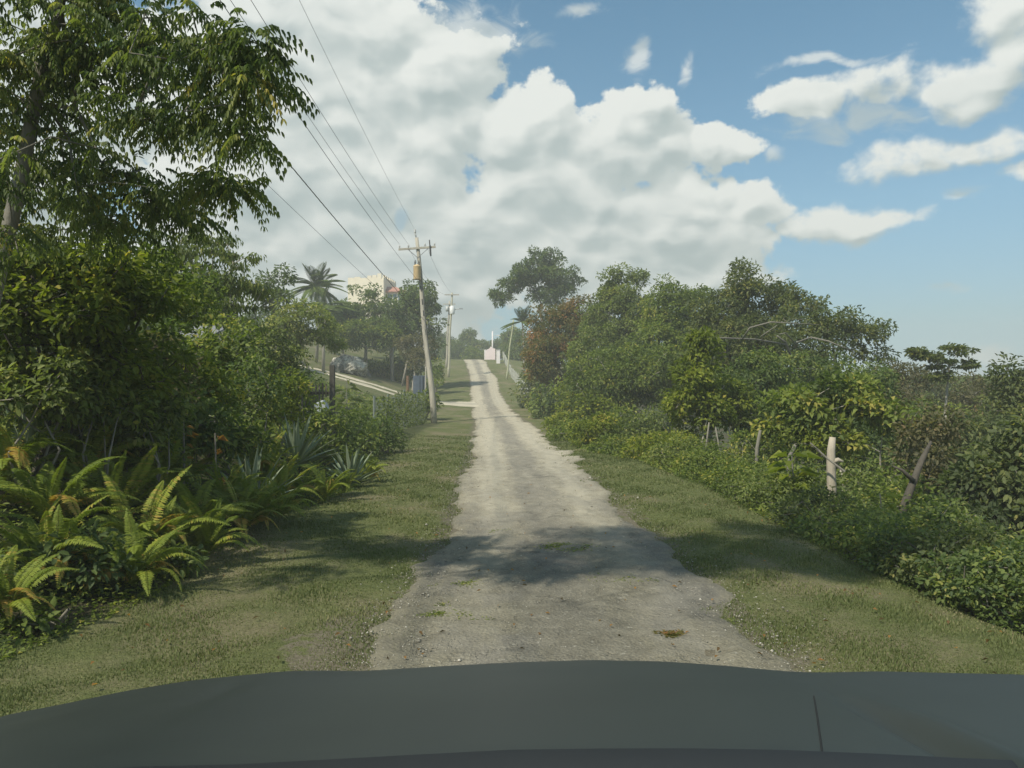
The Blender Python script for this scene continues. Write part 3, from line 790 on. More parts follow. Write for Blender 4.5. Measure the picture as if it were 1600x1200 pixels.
    rowsD = [(x, .890 + .05 * min(x, 0) - .01 * max(x, 0), z + .08) for x, z in zip(xx, cz)]
    n = 23; mb.v = rowsA + rowsB + rowsC + rowsD
    for i in range(n - 1):
        mb.f += [[i, i + 1, n + i + 1, n + i], [n + i, n + i + 1, 2 * n + i + 1, 2 * n + i], [3 * n + i, 3 * n + i + 1, i + 1, i]]
    mb.build('cowl', trimm, th, smooth_f=True)
    return th
build_car()

# ------------------------------------------------------------------ utility poles and wires
def utility_pole(label, base, top, r0, r1, mat, name='utility_pole', group=None):
    b = Vector(base); t = Vector(top)
    th = thing(name, label, 'utility pole', base, 0, group)
    mb = MB(); pts = [(b + (t - b) * f) - b for f in [i / 10 for i in range(11)]]
    pts[0] = pts[0] - Vector((0, 0, .3))
    pts = [p + Vector((.04 * math.sin(i * .9), 0, 0)) for i, p in enumerate(pts)]
    mb.tube(pts, [r0 + (r1 - r0) * i / 10 for i in range(11)], 10)
    mb.build('pole', mat, th, smooth_f=True)
    return th, b, t

weathered = plain('weathered_pole', (.40, .37, .30), .85, .35, 5, bump=.5, sc=(1, 1, .25))
steel = plain('galvanised_steel', (.30, .31, .31), .5, .15, 10, metal=.4)
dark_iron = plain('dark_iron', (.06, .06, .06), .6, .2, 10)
porcelain = plain('porcelain', (.55, .55, .52), .3, .1, 10)
PB = (-4.08, 42, G(-4.08, 42)); PT = (-5.05, 42.1, 9.75)
p1, b1, t1 = utility_pole('leaning grey pole with beige transformer and crossarm at the roadside fence corner', PB, PT, .17, .09, weathered)
def on_pole(z):
    f = (z - b1.z) / (t1.z - b1.z); return b1 + (t1 - b1) * f
cz = 9.18; a0 = on_pole(cz) - b1
mb = MB(); mb.box(a0 + Vector((0, -.12, 0)), (1.95, .09, .10), ry=R(-4)); mb.build('crossarm', weathered, p1)
mb = MB(); mb.tube([a0 + Vector((-.55, -.12, 0)), a0 + Vector((0.03, -.1, -.5))], .018, 5); mb.tube([a0 + Vector((.6, -.12, 0)), a0 + Vector((0.03, -.1, -.5))], .018, 5); mb.build('brace', steel, p1)
for dx in (-.92, -.45, .42, .92):
    mb = MB(); mb.lathe([(.015, 0), (.02, .05), (.055, .06), (.03, .09), (.055, .11), (.025, .14), (.035, .17), (0, .18)], c=tuple(a0 + Vector((dx, -.12, .05 + dx * .07))), n=10); mb.build('insulator', porcelain, p1, smooth_f=True)
mb = MB(); tp = t1 - b1
mb.tube([tp, tp + Vector((-.05, 0, .18)), tp + Vector((-.09, 0, .32))], [.03, .045, .03], 8); mb.lathe([(.02, .30), (.07, .32), (.03, .36), (.07, .40), (.03, .44), (.05, .48), (0, .52)], c=tuple(tp + Vector((-.06, 0, -.05))), n=10)
mb.build('top_insulator', porcelain, p1, smooth_f=True)
mb = MB(); q = a0 + Vector((.66, -.2, 0)); mb.tube([q + Vector((0, 0, .42)), q + Vector((.02, 0, .15)), q + Vector((.03, 0, .1))], [.03, .03, .05], 8); mb.tube([q + Vector((.03, 0, .1)), q + Vector((.07, 0, -.42))], [.05, .045], 8); mb.build('fuse_cutout', dark_iron, p1)
beige = plain('beige_paint', (.60, .44, .24), .5, .15, 6)
tz = on_pole(7.9) - b1 + Vector((-.10, -.30, 0))
mb = MB(); mb.lathe([(0, -.40), (.185, -.40), (.195, -.37), (.195, .26), (.205, .28), (.205, .31), (.11, .38), (0, .39)], c=tuple(tz), n=20); tk = mb.build('transformer', beige, p1, smooth_f=True)
for dx, dy in ((-.1, -.05), (.1, -.05)):
    mb = MB(); mb.lathe([(.03, .35), (.05, .42), (.025, .45), (.05, .49), (.02, .53), (.035, .57), (0, .6)], c=tuple(tz + Vector((dx, dy, 0))), n=8); mb.build('bushing', dark_iron, tk, smooth_f=True)
for z_ in (.15, -.2): mb = MB(); mb.box(tz + Vector((.1, .2, z_)), (.2, .3, .06)); mb.build('mounting_bracket', dark_iron, p1)
for z_ in (6.9, 6.2, 5.6, 4.6):                  # dark tubes laid on the pole for the shade in its slots
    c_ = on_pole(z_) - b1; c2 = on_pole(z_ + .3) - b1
    mb = MB(); mb.tube([c_ + Vector((0, -.085, 0)), c2 + Vector((0, -.08, 0))], .042, 8); mb.build('slot_shade', dark_iron, p1)
mb = MB(); w_ = [on_pole(z) - b1 + Vector((.12 - .05 * z / 9, -.1, 0)) for z in (.1, 2, 4, 6, 8)]; mb.tube(w_, .014, 5); mb.build('ground_wire', dark_iron, p1)

def pole_far(px, d, ytop, pxt, label, mat, r0=.15, r1=.09, z=None):
    x = gx(px, d); zb = G(x, d); X2, _, Z2 = at(pxt, ytop, d)
    return utility_pole(label, (x, d, zb), (X2, d, Z2), r0, r1, mat)
p2, b2, t2 = pole_far(700, 88, 457, 706, 'straight pale pole with white box, nearer of the two poles past the drive', plain('pale_concrete', (.46, .44, .33), .85, .2, 5))
mb = MB(); c_ = t2 - b2; mb.box(c_ + Vector((0, -.15, -.25)), (1.6, .1, .1)); mb.build('crossarm', weathered, p2)
mb = MB(); mb.lathe([(0, -.5), (.26, -.5), (.28, -.45), (.28, .3), (.12, .42), (0, .42)], c=tuple(c_ + Vector((.05, -.35, -1.9))), n=16); mb.build('transformer', plain('white_paint', (.75, .76, .74), .5, .1, 5), p2, smooth_f=True)
mb = MB(); mb.tube([c_ + Vector((0, 0, -1.9)), c_ + Vector((.9, -.2, -1.8))], .04, 6); mb.box(c_ + Vector((1.0, -.25, -1.8)), (.4, .2, .1)); mb.build('lamp_arm', steel, p2)
p3, b3, t3 = pole_far(697, 98, 470, 702, 'pale pole standing just behind the pole with the white box', weathered)
mb = MB(); c_ = t3 - b3; mb.box(c_ + Vector((0, -.15, -.4)), (1.5, .1, .1)); mb.build('crossarm', weathered, p3)
mb = MB(); mb.lathe([(0, -.3), (.18, -.3), (.18, .3), (0, .34)], c=tuple(c_ + Vector((-.25, -.2, -1.0))), n=12); mb.build('transformer', plain('grey_tank', (.5, .52, .5), .5, .1, 5), p3, smooth_f=True)
p4, b4, t4 = pole_far(791, 86, 500, 802, 'thin pale pole leaning right beside the picket fence on the right verge', plain('green_grey_wood', (.42, .43, .28), .85, .2, 5), .10, .07)

wire_m = plain('wire_black', (.035, .035, .035), .6, .1, 3)
def wire(label, start, end, sag, rad, twist=False):
    rad = rad * (.55 if twist else .62)
    s = Vector(start); e = Vector(end); pts = []
    n = 60
    for i in range(n + 1):
        f = i / n; p = s.lerp(e, f); p.z -= sag * 4 * f * (1 - f); pts.append(p)
    mb = MB()
    if twist:
        for ph in (0, 2.1, 4.2):
            pp = []
            for i in range(n * 5 + 1):
                f = i / (n * 5); p = s.lerp(e, f); p.z -= sag * 4 * f * (1 - f)
                a = f * 260 + ph; pp.append(p + Vector((math.cos(a) * rad, 0, math.sin(a) * rad)))
            mb.tube(pp, rad * .8, 4)
    else: mb.tube(pts, rad, 5)
    o = mb.build('power_line', wire_m, None)
    tag(o, label, 'power line', 'overhead lines along the left of the road')
ins = lambda dx: tuple(b1 + a0 + Vector((dx, -.12, .2)))
wire('overhead wire reaching the left end of the near pole crossarm', ins(-.92), (-5.0, -10, 10.2), .55, .010)
wire('overhead wire reaching the crossarm just left of the near pole', ins(-.45), (-4.55, -10, 10.0), .55, .010)
wire('thin topmost overhead wire ending at the tip of the near pole', tuple(b1 + tp + Vector((-.06, 0, .4))), (-4.15, -10, 11.4), .5, .007)
wire('dark overhead wire fixed below the transformer of the near pole', tuple(on_pole(7.3)), (-4.7, -10, 9.6), .55, .012)
wire('thick twisted black cable, lowest and heaviest line along the road', tuple(on_pole(5.4)), (-4.75, -10, 8.3), .35, .014, twist=True)
wire('faint thin wire below the thick twisted cable, passing the tree tips', tuple(on_pole(4.9)), (-5.5, -10, 7.6), .3, .007)
for dx, zz, lb in ((-.5, 0, 'wire running on from the crossarm to the pair of far poles, left one'), (.5, 0, 'wire running on from the crossarm to the pair of far poles, right one'), (0, -3.4, 'low cable running on from the leaning pole to the far pale poles')):
    wire(lb, tuple(b1 + a0 + Vector((dx, 0, .1 + zz))), tuple(t2 + Vector((dx, 0, -.2 + zz * .5))), .7, .010)

# ------------------------------------------------------------------ house on the hill
def build_house():
    cream = plain('cream_render', (.78, .70, .55), .85, .10, 1.2)
    tile = plain('red_tile', (.42, .22, .17), .8, .3, 3)
    glass = plain('window_glass', (.10, .14, .16), .1, .1, 3, spec=.8)
    white = plain('white_trim', (.72, .72, .68), .7, .08, 3)
    d = 108; x = gx(571, d); z0 = G(x, d) - 1
    th = thing('tower_house', 'cream walled house with stepped parapet and red tiled roof above the trees', 'house', (x, d, z0), R(-8))
    top = CAM_Z + (610 - 436) / F * d - z0
    mb = MB(); mb.box((0, 3, top / 2), (5.0, 6, top)); mb.build('wall', cream, th)
    mb = MB()
    for i, (xa, h) in enumerate(((-2.1, .25), (-1.2, .35), (.5, .50), (1.2, .55), (1.9, .75))): mb.box((xa, .12, top + h / 2), (.55 if i > 1 else .8, .24, h))
    mb.box((-.2, .125, top + .1), (4.6, .235, .2)); mb.build('parapet', cream, th)
    mb = MB()
    for k in range(7): mb.box((2.38, .5 + k * .85, top + .28 - k * .015), (.24, .42, .65 - k * .03))
    mb.box((2.38, 3, top + .1), (.235, 5.9, .2)); mb.build('parapet', cream, th)
    h2 = top - 1.0
    mb = MB(); mb.box((3.7, 3.6, h2 / 2 - .3), (2.4, 4.6, h2 - .6)); mb.build('side_wing', cream, th)
    mb = MB(); e0, e1 = h2 - .55, h2 + .15
    mb.add([(2.5, .7, e0), (5.5, .7, e0), (5.5, 6.6, e0), (2.5, 6.6, e0), (2.5, 1.6, e1), (3.6, 2.0, e1), (3.6, 5.4, e1), (2.5, 6, e1), (2.5, .7, e0 - .12), (5.5, .7, e0 - .12), (5.5, 6.6, e0 - .12), (2.5, 6.6, e0 - .12)],
           [[0, 1, 5, 4], [1, 2, 6, 5], [2, 3, 7, 6], [4, 5, 6, 7], [8, 9, 1, 0], [9, 10, 2, 1], [11, 10, 9, 8], [0, 4, 7, 3]])
    mb.build('roof', tile, th)
    for k in range(3):
        mb = MB(); mb.box((3.0 + k * .7, 1.27, h2 - 1.6), (.6, .08, 1.5)); w = mb.build('window', white, th)
        mb = MB(); mb.box((3.0 + k * .7, 1.22, h2 - 1.6), (.48, .04, 1.36)); mb.build('pane', glass, w)
    for k in range(3):
        mb = MB(); mb.box((4.93, 2.1 + k * 1.3, h2 - 1.6), (.08, 1.0, 1.5)); w = mb.build('window', white, th)
        mb = MB(); mb.box((4.98, 2.1 + k * 1.3, h2 - 1.6), (.04, .86, 1.36)); mb.build('pane', glass, w)
    mb = MB(); mb.box((4.6, .2, h2 - 3.0), (3.0, 2.2, .2)); mb.build('balcony', white, th)
    for xa, za in ((-1.2, top - 5.0), (1.2, top - 6)):
        mb = MB(); mb.box((xa, -.03, za), (.9, .08, 1.3)); w = mb.build('window', white, th)
        mb = MB(); mb.box((xa, -.08, za), (.7, .04, 1.1)); mb.build('pane', glass, w)
build_house()

def build_shed():
    d = 23; x, _, zt = at(303, 508, d); z0 = G(x, d)
    th = thing('shed', 'small dark shed with a grey sheet roof half hidden in the left thicket', 'shed', (x, d, z0))
    h = zt - z0
    mb = MB()
    for sx in (-.42, .42): mb.box((sx, .7, h / 2 - .2), (.1, 1.2, h - .4))
    mb.box((0, 1.3, h / 2 - .2), (.8, .1, h - .4)); mb.build('wall', plain('dark_board', (.06, .05, .04), .9), th)
    mb = MB(); mb.box((0, .5, h - .15), (1.1, 1.9, .05), rx=R(14)); mb.build('roof', plain('grey_sheet', (.22, .22, .22), .6, .15, 5), th)
build_shed()

# ------------------------------------------------------------------ pink gate, street lamp, picket fence at the crest
def build_gate():
    pink = plain('pink_plaster', (.80, .68, .67), .85, .06, 1.5)
    cream = plain('white_plaster', (.76, .72, .70), .85, .06, 1.5)
    d = 112; x = gx(767, d); z0 = G(x, d) - .5
    th = thing('entrance_wall', 'pale pink entrance wall with humped top at the crest of the road', 'wall', (x, d, z0))
    prof = [(-.75, 1.35), (-.55, 1.55), (-.25, 1.68), (0, 2.0), (.25, 1.75), (.5, 1.7), (.62, 1.66)]
    n = len(prof); vs = []
    for y in (-.12, .12):
        vs += [(a, y, 0) for a, _ in prof] + [(a, y, b + .35) for a, b in prof]
    f = []
    for i in range(n - 1):
        f += [[i, i + 1, n + i + 1, n + i], [2 * n + i + 1, 2 * n + i, 3 * n + i, 3 * n + i + 1], [n + i, n + i + 1, 3 * n + i + 1, 3 * n + i]]
    f += [[0, n, 3 * n, 2 * n], [n - 1, 3 * n - 1, 4 * n - 1, 2 * n - 1][::-1]]
    mb = MB(); mb.add(vs, f); mb.build('wall', pink, th)
    for xx_, dd, w, h, lb in ((758, 113, .26, 1.45, 'short white gate pillar on the road side of the pink wall'), (778.5, 103, .48, 1.75, 'taller white gate pillar at the grass side of the pink wall')):
        X = gx(xx_, dd); mb = MB(); zb = G(X, dd) - .1
        p = thing('gate_pillar', lb, 'pillar', (X, dd, zb))
        mb.box((0, 0, h / 2), (w, w, h)); mb.build('shaft', cream, p, bevel=.01)
        mb = MB(); mb.box((0, 0, h + .04), (w * 1.15, w * 1.15, .08)); mb.build('cap', cream, p)
    d = 113.2; x = gx(769.5, d); z0 = G(x, d) - .3; h = CAM_Z + (610 - 517.5) / F * d - z0
    lp = thing('street_lamp', 'white street lamp column with a short arm rising behind the pink wall', 'street lamp', (x, d, z0))
    mb = MB(); mb.tube([(0, 0, 0), (0, 0, h)], [.13, .09], 10); mb.build('column', cream, lp, smooth_f=True)
    mb = MB(); mb.tube([(0, 0, h - .65), (.45, -.1, h - .62), (.6, -.1, h - .6)], .025, 6); mb.build('arm', steel, lp)
    mb = MB(); mb.box((.85, -.1, h - .6), (.62, .2, .11)); mb.build('lamp_head', cream, lp, bevel=.03)
build_gate()

def build_picket():
    white = plain('old_white_paint', (.42, .43, .37), .85, .2, 4)
    th = thing('picket_fence', 'weathered whitish picket fence descending beside the thin leaning pole', 'fence', (0, 0, 0))
    a = Vector((gx(825, 66), 66, 0)); b = Vector((gx(786, 108), 108, 0)); n = 30
    pts = [a.lerp(b, (i / n)) for i in range(n + 1)]
    for i, p in enumerate(pts):
        z = G(p.x, p.y); mb = MB()
        mb.box((p.x, p.y, z + .55), (.09, .09, 1.2 + .12 * math.sin(i * 2.3)), rx=R(3 * math.sin(i * 1.7)), ry=R(4 * math.sin(i * 2.9)))
        mb.build('picket', white, th)
    mb = MB(); mb.tube([(p.x, p.y, G(p.x, p.y) + .95) for p in pts], .03, 5); mb.tube([(p.x, p.y, G(p.x, p.y) + .45) for p in pts], .03, 5)
    mb.build('rail', white, th)
build_picket()

# ------------------------------------------------------------------ wire fence, drive gate, posts, mailbox, boulder
def wire_fence():
    wm_ = plain('galvanised_wire', (.20, .23, .20), .6, .1, 5, metal=.3)
    th = thing('wire_fence', 'sagging wire mesh fence overgrown with creeper running to the leaning pole', 'fence', (0, 0, 0))
    P = [(-4.05, 23.5), (-4.35, 28), (-4.45, 33), (-4.5, 38), (-4.6, 42.5)]
    for x, y in P:
        mb = MB(); z = G(x, y); mb.tube([(x, y, z - .1), (x, y, z + 1.6)], .04, 7); mb.build('post', wm_, th)
    mb = MB()
    seg = [Vector((x, y, 0)) for x, y in P]
    L_ = 19.2; n = int(L_ / .16)
    ptz = []
    for i in range(n + 1):
        y = 23.5 + (42.5 - 23.5) * i / n; x = float(np.interp(y, [p[1] for p in P], [p[0] for p in P])); ptz.append((x, y, G(x, y)))
    for x, y, z in ptz: mb.tube([(x, y, z + .03), (x, y, z + 1.45)], .006, 3, cap=False)
    for h in np.arange(.1, 1.5, .16): mb.tube([(x, y, z + h + .02 * math.sin(y * 2)) for x, y, z in ptz[::3]], .006, 3, cap=False)
    mb.build('mesh_panel', wm_, th)
    return ptz
fence_line = wire_fence()

def drive_gate():
    blue = plain('blue_grey_metal', (.10, .13, .17), .6, .2, 4)
    rust = plain('rusty_post', (.20, .12, .07), .85, .3, 5)
    d = 55; x0, x1 = gx(646, d), gx(664, d); z = G((x0 + x1) / 2, d)
    zt = CAM_Z + (610 - 587) / F * d
    th = thing('metal_gate', 'blue grey sheet metal gate standing open at the side drive', 'gate', ((x0 + x1) / 2, d, z), R(0))
    h = zt - z; w = x1 - x0
    mb = MB(); mb.box((0, 0, h / 2 + .05), (w, .04, h - .1), rz=R(12)); mb.build('sheet', blue, th)
    mb = MB()
    for k in range(5): mb.box((-w / 2 + w * k / 4, -.05, h / 2 + .05), (.05, .05, h), rz=R(12))
    mb.build('gate_frame', blue, th)
    xg = gx(637, d); zg = G(xg, d)
    mb = MB(); mb.tube([(0, 0, -.1), (0, 0, CAM_Z + 1.0 - zg)], .10, 8); o = mb.build('gate_post', rust, None, loc=(xg, d, zg)); tag(o, 'reddish brown post left of the blue grey gate', 'post')
    xg = gx(664, d - .5); zg = G(xg, d - .5)
    mb = MB(); mb.tube([(0, 0, -.1), (.06, 0, CAM_Z + 1.6 - zg)], .05, 8); o = mb.build('gate_post', weathered, None, loc=(xg, d - .5, zg)); tag(o, 'thin pale post rising above the right edge of the blue grey gate', 'post')
    # dark post with palings at the thicket end
    d = 20; xg = gx(519, d); zg = G(xg, d); zt = CAM_Z + (610 - 571) / F * d
    th = thing('wooden_fence', 'dark square post with a short row of palings in the left thicket', 'fence', (xg, d, zg))
    mb = MB(); mb.box((0, 0, (zt - zg) / 2 - .1), (.12, .12, zt - zg + .2)); mb.build('post', plain('dark_wood', (.07, .065, .055), .9, .3), th)
    for k in range(9):
        mb = MB(); mb.box((-.16 - k * .085, .02, .8), (.035, .03, 1.75 + .05 * math.sin(k * 2))); mb.build('paling', plain('paling_wood', (.12, .11, .08), .9, .3), th)
    mb = MB(); mb.box((-.5, .06, 1.45), (.9, .03, .07)); mb.build('rail', M['bark_dark'], th)
    xg = gx(503, 18); zg = G(xg, 18); zt = CAM_Z - (636 - 610) / F * 18
    th = thing('mailbox', 'small grey metal mailbox tilted on a stake below the palings', 'mailbox', (xg, 18, zg))
    mb = MB(); mb.tube([(0, 0, 0), (0, 0, zt - zg)], .03, 6); mb.build('stake', M['bark_dark'], th)
    mb = MB(); mb.box((0, 0, zt - zg), (.24, .3, .26), ry=R(-25)); mb.build('box', plain('grey_box', (.36, .39, .40), .6, .15), th, bevel=.03)
drive_gate()

def boulder():
    d = 69; x, _, zc = at(545, 590, d)
    import bmesh
    bm = bmesh.new(); bmesh.ops.create_icosphere(bm, subdivisions=5, radius=1)
    r = random.Random(3)
    cr_ = [Vector((r.gauss(0, 1), r.gauss(0, 1), r.gauss(0, 1))).normalized() for _ in range(15)]
    for v in bm.verts:
        p = v.co.normalized(); m = 1.0
        for c in cr_: m = min(m, .86 / max(.2, p.dot(c)) if p.dot(c) > .2 else 9)
        m = min(m, 1.08) + .06 * math.sin(p.x * 9 + p.z * 7) * math.sin(p.y * 8) + .035 * math.sin(p.x * 23 + 1) * math.sin(p.z * 19 + p.y * 17)
        v.co = p * m
        v.co.x *= 1.75; v.co.y *= 1.4; v.co.z *= 1.35 if p.z > 0 else .9
        if p.x > 0: v.co.z *= 1 - .25 * p.x
    me = bpy.data.meshes.new('limestone_boulder'); bm.to_mesh(me); bm.free()
    m, t, b, o = new_mat('limestone')
    n1 = noise(t, .9, 7, .78); n2 = noise(t, 3, 6, .75)
    c = ramp(t, n1, [(.42, (.07, .07, .06)), (.47, (.22, .21, .18)), (.53, (.56, .53, .44)), (.75, (.74, .70, .60))])
    c = mixc(t, smooth(t, n2, .5, .62), c, (.13, .13, .10)); L(t, c, b.inputs['Base Color']); b.inputs['Roughness'].default_value = .9
    bn = N(t, 'ShaderNodeBump'); bn.inputs['Strength'].default_value = .9; bn.inputs['Distance'].default_value = .2; L(t, n2, bn.inputs['Height']); L(t, bn.outputs[0], b.inputs['Normal'])
    me.materials.append(m)
    ob = bpy.data.objects.new('limestone_boulder', me); C.objects.link(ob); ob.location = (x, d, G(x, d) + .3)
    tag(ob, 'big white and grey limestone boulder above the side drive', 'boulder')
boulder()

M['leaf_flower'] = leaf_mat('leaf_flower', [(.35, .22, .03), (.55, .32, .03), (.65, .42, .04), (.45, .35, .05)])
M['leaf_orange'] = leaf_mat('leaf_orange', [(.08, .06, .03), (.26, .14, .05), (.42, .22, .07), (.50, .36, .12)])
M['stone'] = leaf_mat('stone', [(.16, .15, .12), (.34, .32, .26), (.52, .49, .42), (.6, .58, .5)], trans=0.0, rough=.9, spec=.1)

# ------------------------------------------------------------------ trees and shrubs, right side
def T(name, label, base, ells, leaf, mat, **k):
    return plant(name, label, k.pop('cat', 'tree'), base, ells, leaf, mat, **k)

# far trees beyond the crest
for i, (px, py, rx, ry, d, mt, lb) in enumerate([
    (731, 536, 13, 22, 150, 'leaf_dark', 'small dark tree with a raised top beyond the crest, left of the road'),
    (752, 548, 17, 16, 145, 'leaf_olive', 'low olive tree straight beyond the crest of the road'),
    (712, 556, 20, 26, 140, 'leaf_dark', 'dark tree beyond the crest just right of the two pale poles'),
    (740, 556, 20, 10, 128, 'leaf_mid', 'low yellowish tree beyond the crest in the middle'),
    (776, 544, 17, 15, 150, 'leaf_dark', 'dark tree behind the street lamp and pink wall'),
    (800, 536, 16, 22, 132, 'leaf_mid', 'round tree to the right of the street lamp'),
    (690, 545, 24, 22, 150, 'leaf_blue', 'bluish tree far behind the two pale poles'),
    (815, 552, 22, 32, 112, 'leaf_dark', 'dense tree behind the thin leaning pole')]):
    T('far_tree', lb, (gx(px, d), d), [E(px, py, rx, ry, d), E(px + 3, py + ry * .9, rx * .9, ry * .7, d)], (.34, .17), mt, seed=100 + i, spacing=.9, rc=.7, per=34, trunk_r=.12, rtip=.02)

T('umbrella_tree', 'dark spreading flat crowned tree above the thin leaning pole and rusty tree', (gx(862, 78), 78),
  [E(835, 428, 46, 24, 78), E(878, 440, 30, 24, 78), E(803, 444, 26, 16, 78), E(848, 406, 34, 14, 78), E(787, 468, 17, 9, 78), E(860, 462, 34, 16, 78), E(775, 462, 8, 6, 78)], (.30, .13), 'leaf_dark',
  seed=5, spacing=1.05, rc=.62, per=60, trunk_r=.28, shell=.35, trunk_top=np.array(at(842, 478, 78)), rtip=.02, tone=(.3, .12))
T('rust_leaf_tree', 'tree with rusty orange young leaves right of the umbrella shaped dark tree', (gx(885, 55), 55),
  [E(868, 520, 42, 45, 55), E(908, 494, 34, 32, 55), E(852, 560, 36, 36, 52), E(890, 560, 45, 45, 54)], (.22, .10), 'leaf_rust', seed=6, spacing=.85, rc=.6, per=70, trunk_r=.2, rtip=.014, tone=(.55, .2))
T('broadleaf_tree', 'olive tree with twin pointed tops right of the rusty leaved tree', (gx(975, 47), 47),
  [E(975, 462, 34, 34, 47), E(955, 500, 44, 46, 47), E(1005, 500, 36, 46, 46), E(962, 430, 15, 14, 47), E(1000, 434, 13, 10, 47), E(940, 560, 50, 50, 44)], (.19, .09), 'leaf_olive', seed=7, spacing=.75, rc=.55, per=75, trunk_r=.2, rtip=.012)
T('broadleaf_tree', 'mid green tree with low pointed top between the olive and the tallest right tree', (gx(1045, 40), 40),
  [E(1042, 492, 46, 38, 40), E(1052, 458, 22, 20, 40), E(1030, 560, 60, 52, 38), E(1090, 480, 36, 30, 41)], (.17, .08), 'leaf_mid', seed=8, spacing=.7, rc=.5, per=75, trunk_r=.18, rtip=.012)
T('broadleaf_tree', 'tallest dense green tree with a round knob top in the right row', (gx(1165, 33), 33),
  [E(1158, 442, 32, 28, 33), E(1190, 470, 50, 36, 33), E(1122, 490, 46, 34, 33), E(1250, 486, 40, 24, 33), E(1160, 540, 75, 50, 33), E(1225, 465, 24, 16, 33)], (.15, .07), 'leaf_blue', seed=9, spacing=.62, rc=.46, per=80, trunk_r=.2, rtip=.011, tone=(.5, .16))
T('broadleaf_tree', 'dark rounded tree at the right end of the dense row, sky to its right', (gx(1300, 29), 29),
  [E(1305, 500, 42, 22, 29), E(1335, 505, 34, 26, 29), E(1362, 528, 24, 26, 29), E(1280, 545, 60, 36, 29), E(1350, 560, 28, 18, 29), E(1240, 500, 36, 24, 30)], (.14, .07), 'leaf_blue', seed=10, spacing=.6, rc=.42, per=70, trunk_r=.16, rtip=.01)
T('broadleaf_tree', 'brownish sparse tree in the dip left of the slender white trunk', (gx(1400, 34), 34),
  [E(1395, 588, 36, 28, 34), E(1425, 600, 34, 32, 34), E(1385, 640, 45, 40, 33)], (.16, .07), 'leaf_brown', seed=11, spacing=.7, rc=.5, per=60, trunk_r=.12, rtip=.012)
T('slender_tree', 'slender tree with thin white trunk and flat top standing clear on the right', (gx(1484, 27), 27),
  [E(1448, 556, 20, 6, 27), E(1470, 568, 22, 9, 27), E(1492, 548, 20, 8, 27), E(1508, 568, 22, 9, 27), E(1480, 588, 26, 8, 27), E(1435, 548, 6, 4, 27)], (.14, .07), 'leaf_blue', bark='bark_pale', seed=12, spacing=.42, rc=.28, per=75,
  trunk_r=.085, trunk_top=np.array(at(1484, 572, 27)), rtip=.008, style='flat')
T('broadleaf_tree', 'low brown green tree right of the slender white trunk', (gx(1540, 33), 33),
  [E(1535, 612, 40, 28, 33), E(1560, 640, 50, 40, 33), E(1500, 640, 46, 32, 32)], (.16, .07), 'leaf_brown', seed=13, spacing=.72, rc=.5, per=60, trunk_r=.12, rtip=.012)
T('broadleaf_tree', 'dark tree with a small pointed top at the right edge of the view', (gx(1590, 21), 21),
  [E(1580, 588, 13, 18, 21), E(1590, 630, 44, 34, 21), E(1640, 640, 60, 60, 21), E(1575, 690, 60, 50, 20), E(1500, 700, 46, 40, 20)], (.13, .065), 'leaf_blue', seed=14, spacing=.55, rc=.38, per=75, trunk_r=.12, rtip=.009)
for i, (px, py, rx, ry, d, mt, lb) in enumerate([
    (1370, 612, 60, 30, 62, 'leaf_dark', 'far dark tree in the wood left of the slender white trunk'),
    (1450, 618, 60, 32, 55, 'leaf_olive', 'far olive tree behind the slender white trunk'),
    (1530, 622, 60, 30, 60, 'leaf_mid', 'far tree right behind the slender white trunk'),
    (1610, 618, 60, 36, 52, 'leaf_dark', 'far dark tree at the right edge of the wood'),
    (1430, 690, 90, 60, 30, 'leaf_mid', 'tree in the dip below the slender white trunk'),
    (1540, 720, 90, 60, 26, 'leaf_dark', 'dark tree in the dip at the far right'),
    (1270, 640, 90, 60, 34, 'leaf_dark', 'dark tree in the heart of the wood on the right'),
    (1110, 560, 80, 60, 44, 'leaf_dark', 'dark tree in the heart of the wood behind the cone shaped tree')]):
    T('wood_tree', lb, (gx(px, d), d), [E(px, py, rx, ry, d), E(px + rx * .5, py + ry * .5, rx * .7, ry * .8, d), E(px - rx * .6, py + ry * .6, rx * .7, ry * .8, d)], (max(.16, .0042 * d), max(.08, .002 * d)), mt, seed=170 + i, spacing=.4 + .006 * d, rc=.3 + .005 * d, per=44, trunk_r=.14, rtip=.014)
# second layer, lower and nearer
T('broadleaf_tree', 'bright green cone shaped young tree leaning over pale stems on the right', (gx(1108, 21), 21),
  [E(1100, 560, 22, 22, 21), E(1092, 596, 38, 28, 21), E(1090, 640, 48, 34, 21), E(1140, 630, 36, 34, 22), E(1095, 535, 8, 8, 21)], (.13, .075), 'leaf_light', bark='bark_pale', seed=15, spacing=.42, rc=.33, per=70, trunk_r=.06, stems=3, rtip=.007, tone=(.38, .16))
T('broadleaf_tree', 'yellow green broad leaved tree above the white dead stump', (gx(1330, 17), 17),
  [E(1230, 650, 44, 34, 17.5), E(1290, 622, 50, 26, 17), E(1350, 628, 46, 28, 17), E(1395, 645, 26, 16, 16.5), E(1300, 670, 70, 30, 17)], (.15, .085), 'leaf_mid', bark='bark_pale', seed=16, spacing=.40, rc=.32, per=52, trunk_r=.06, stems=3, rtip=.007, tone=(.55, .2))
T('broadleaf_tree', 'shaded green tree between the bright cone tree and the white dead stump', (gx(1200, 24), 24),
  [E(1190, 600, 50, 44, 24), E(1200, 660, 44, 40, 23), E(1150, 610, 40, 40, 25), E(1250, 590, 46, 34, 25)], (.13, .065), 'leaf_dark', seed=17, spacing=.5, rc=.4, per=70, trunk_r=.09, rtip=.008)
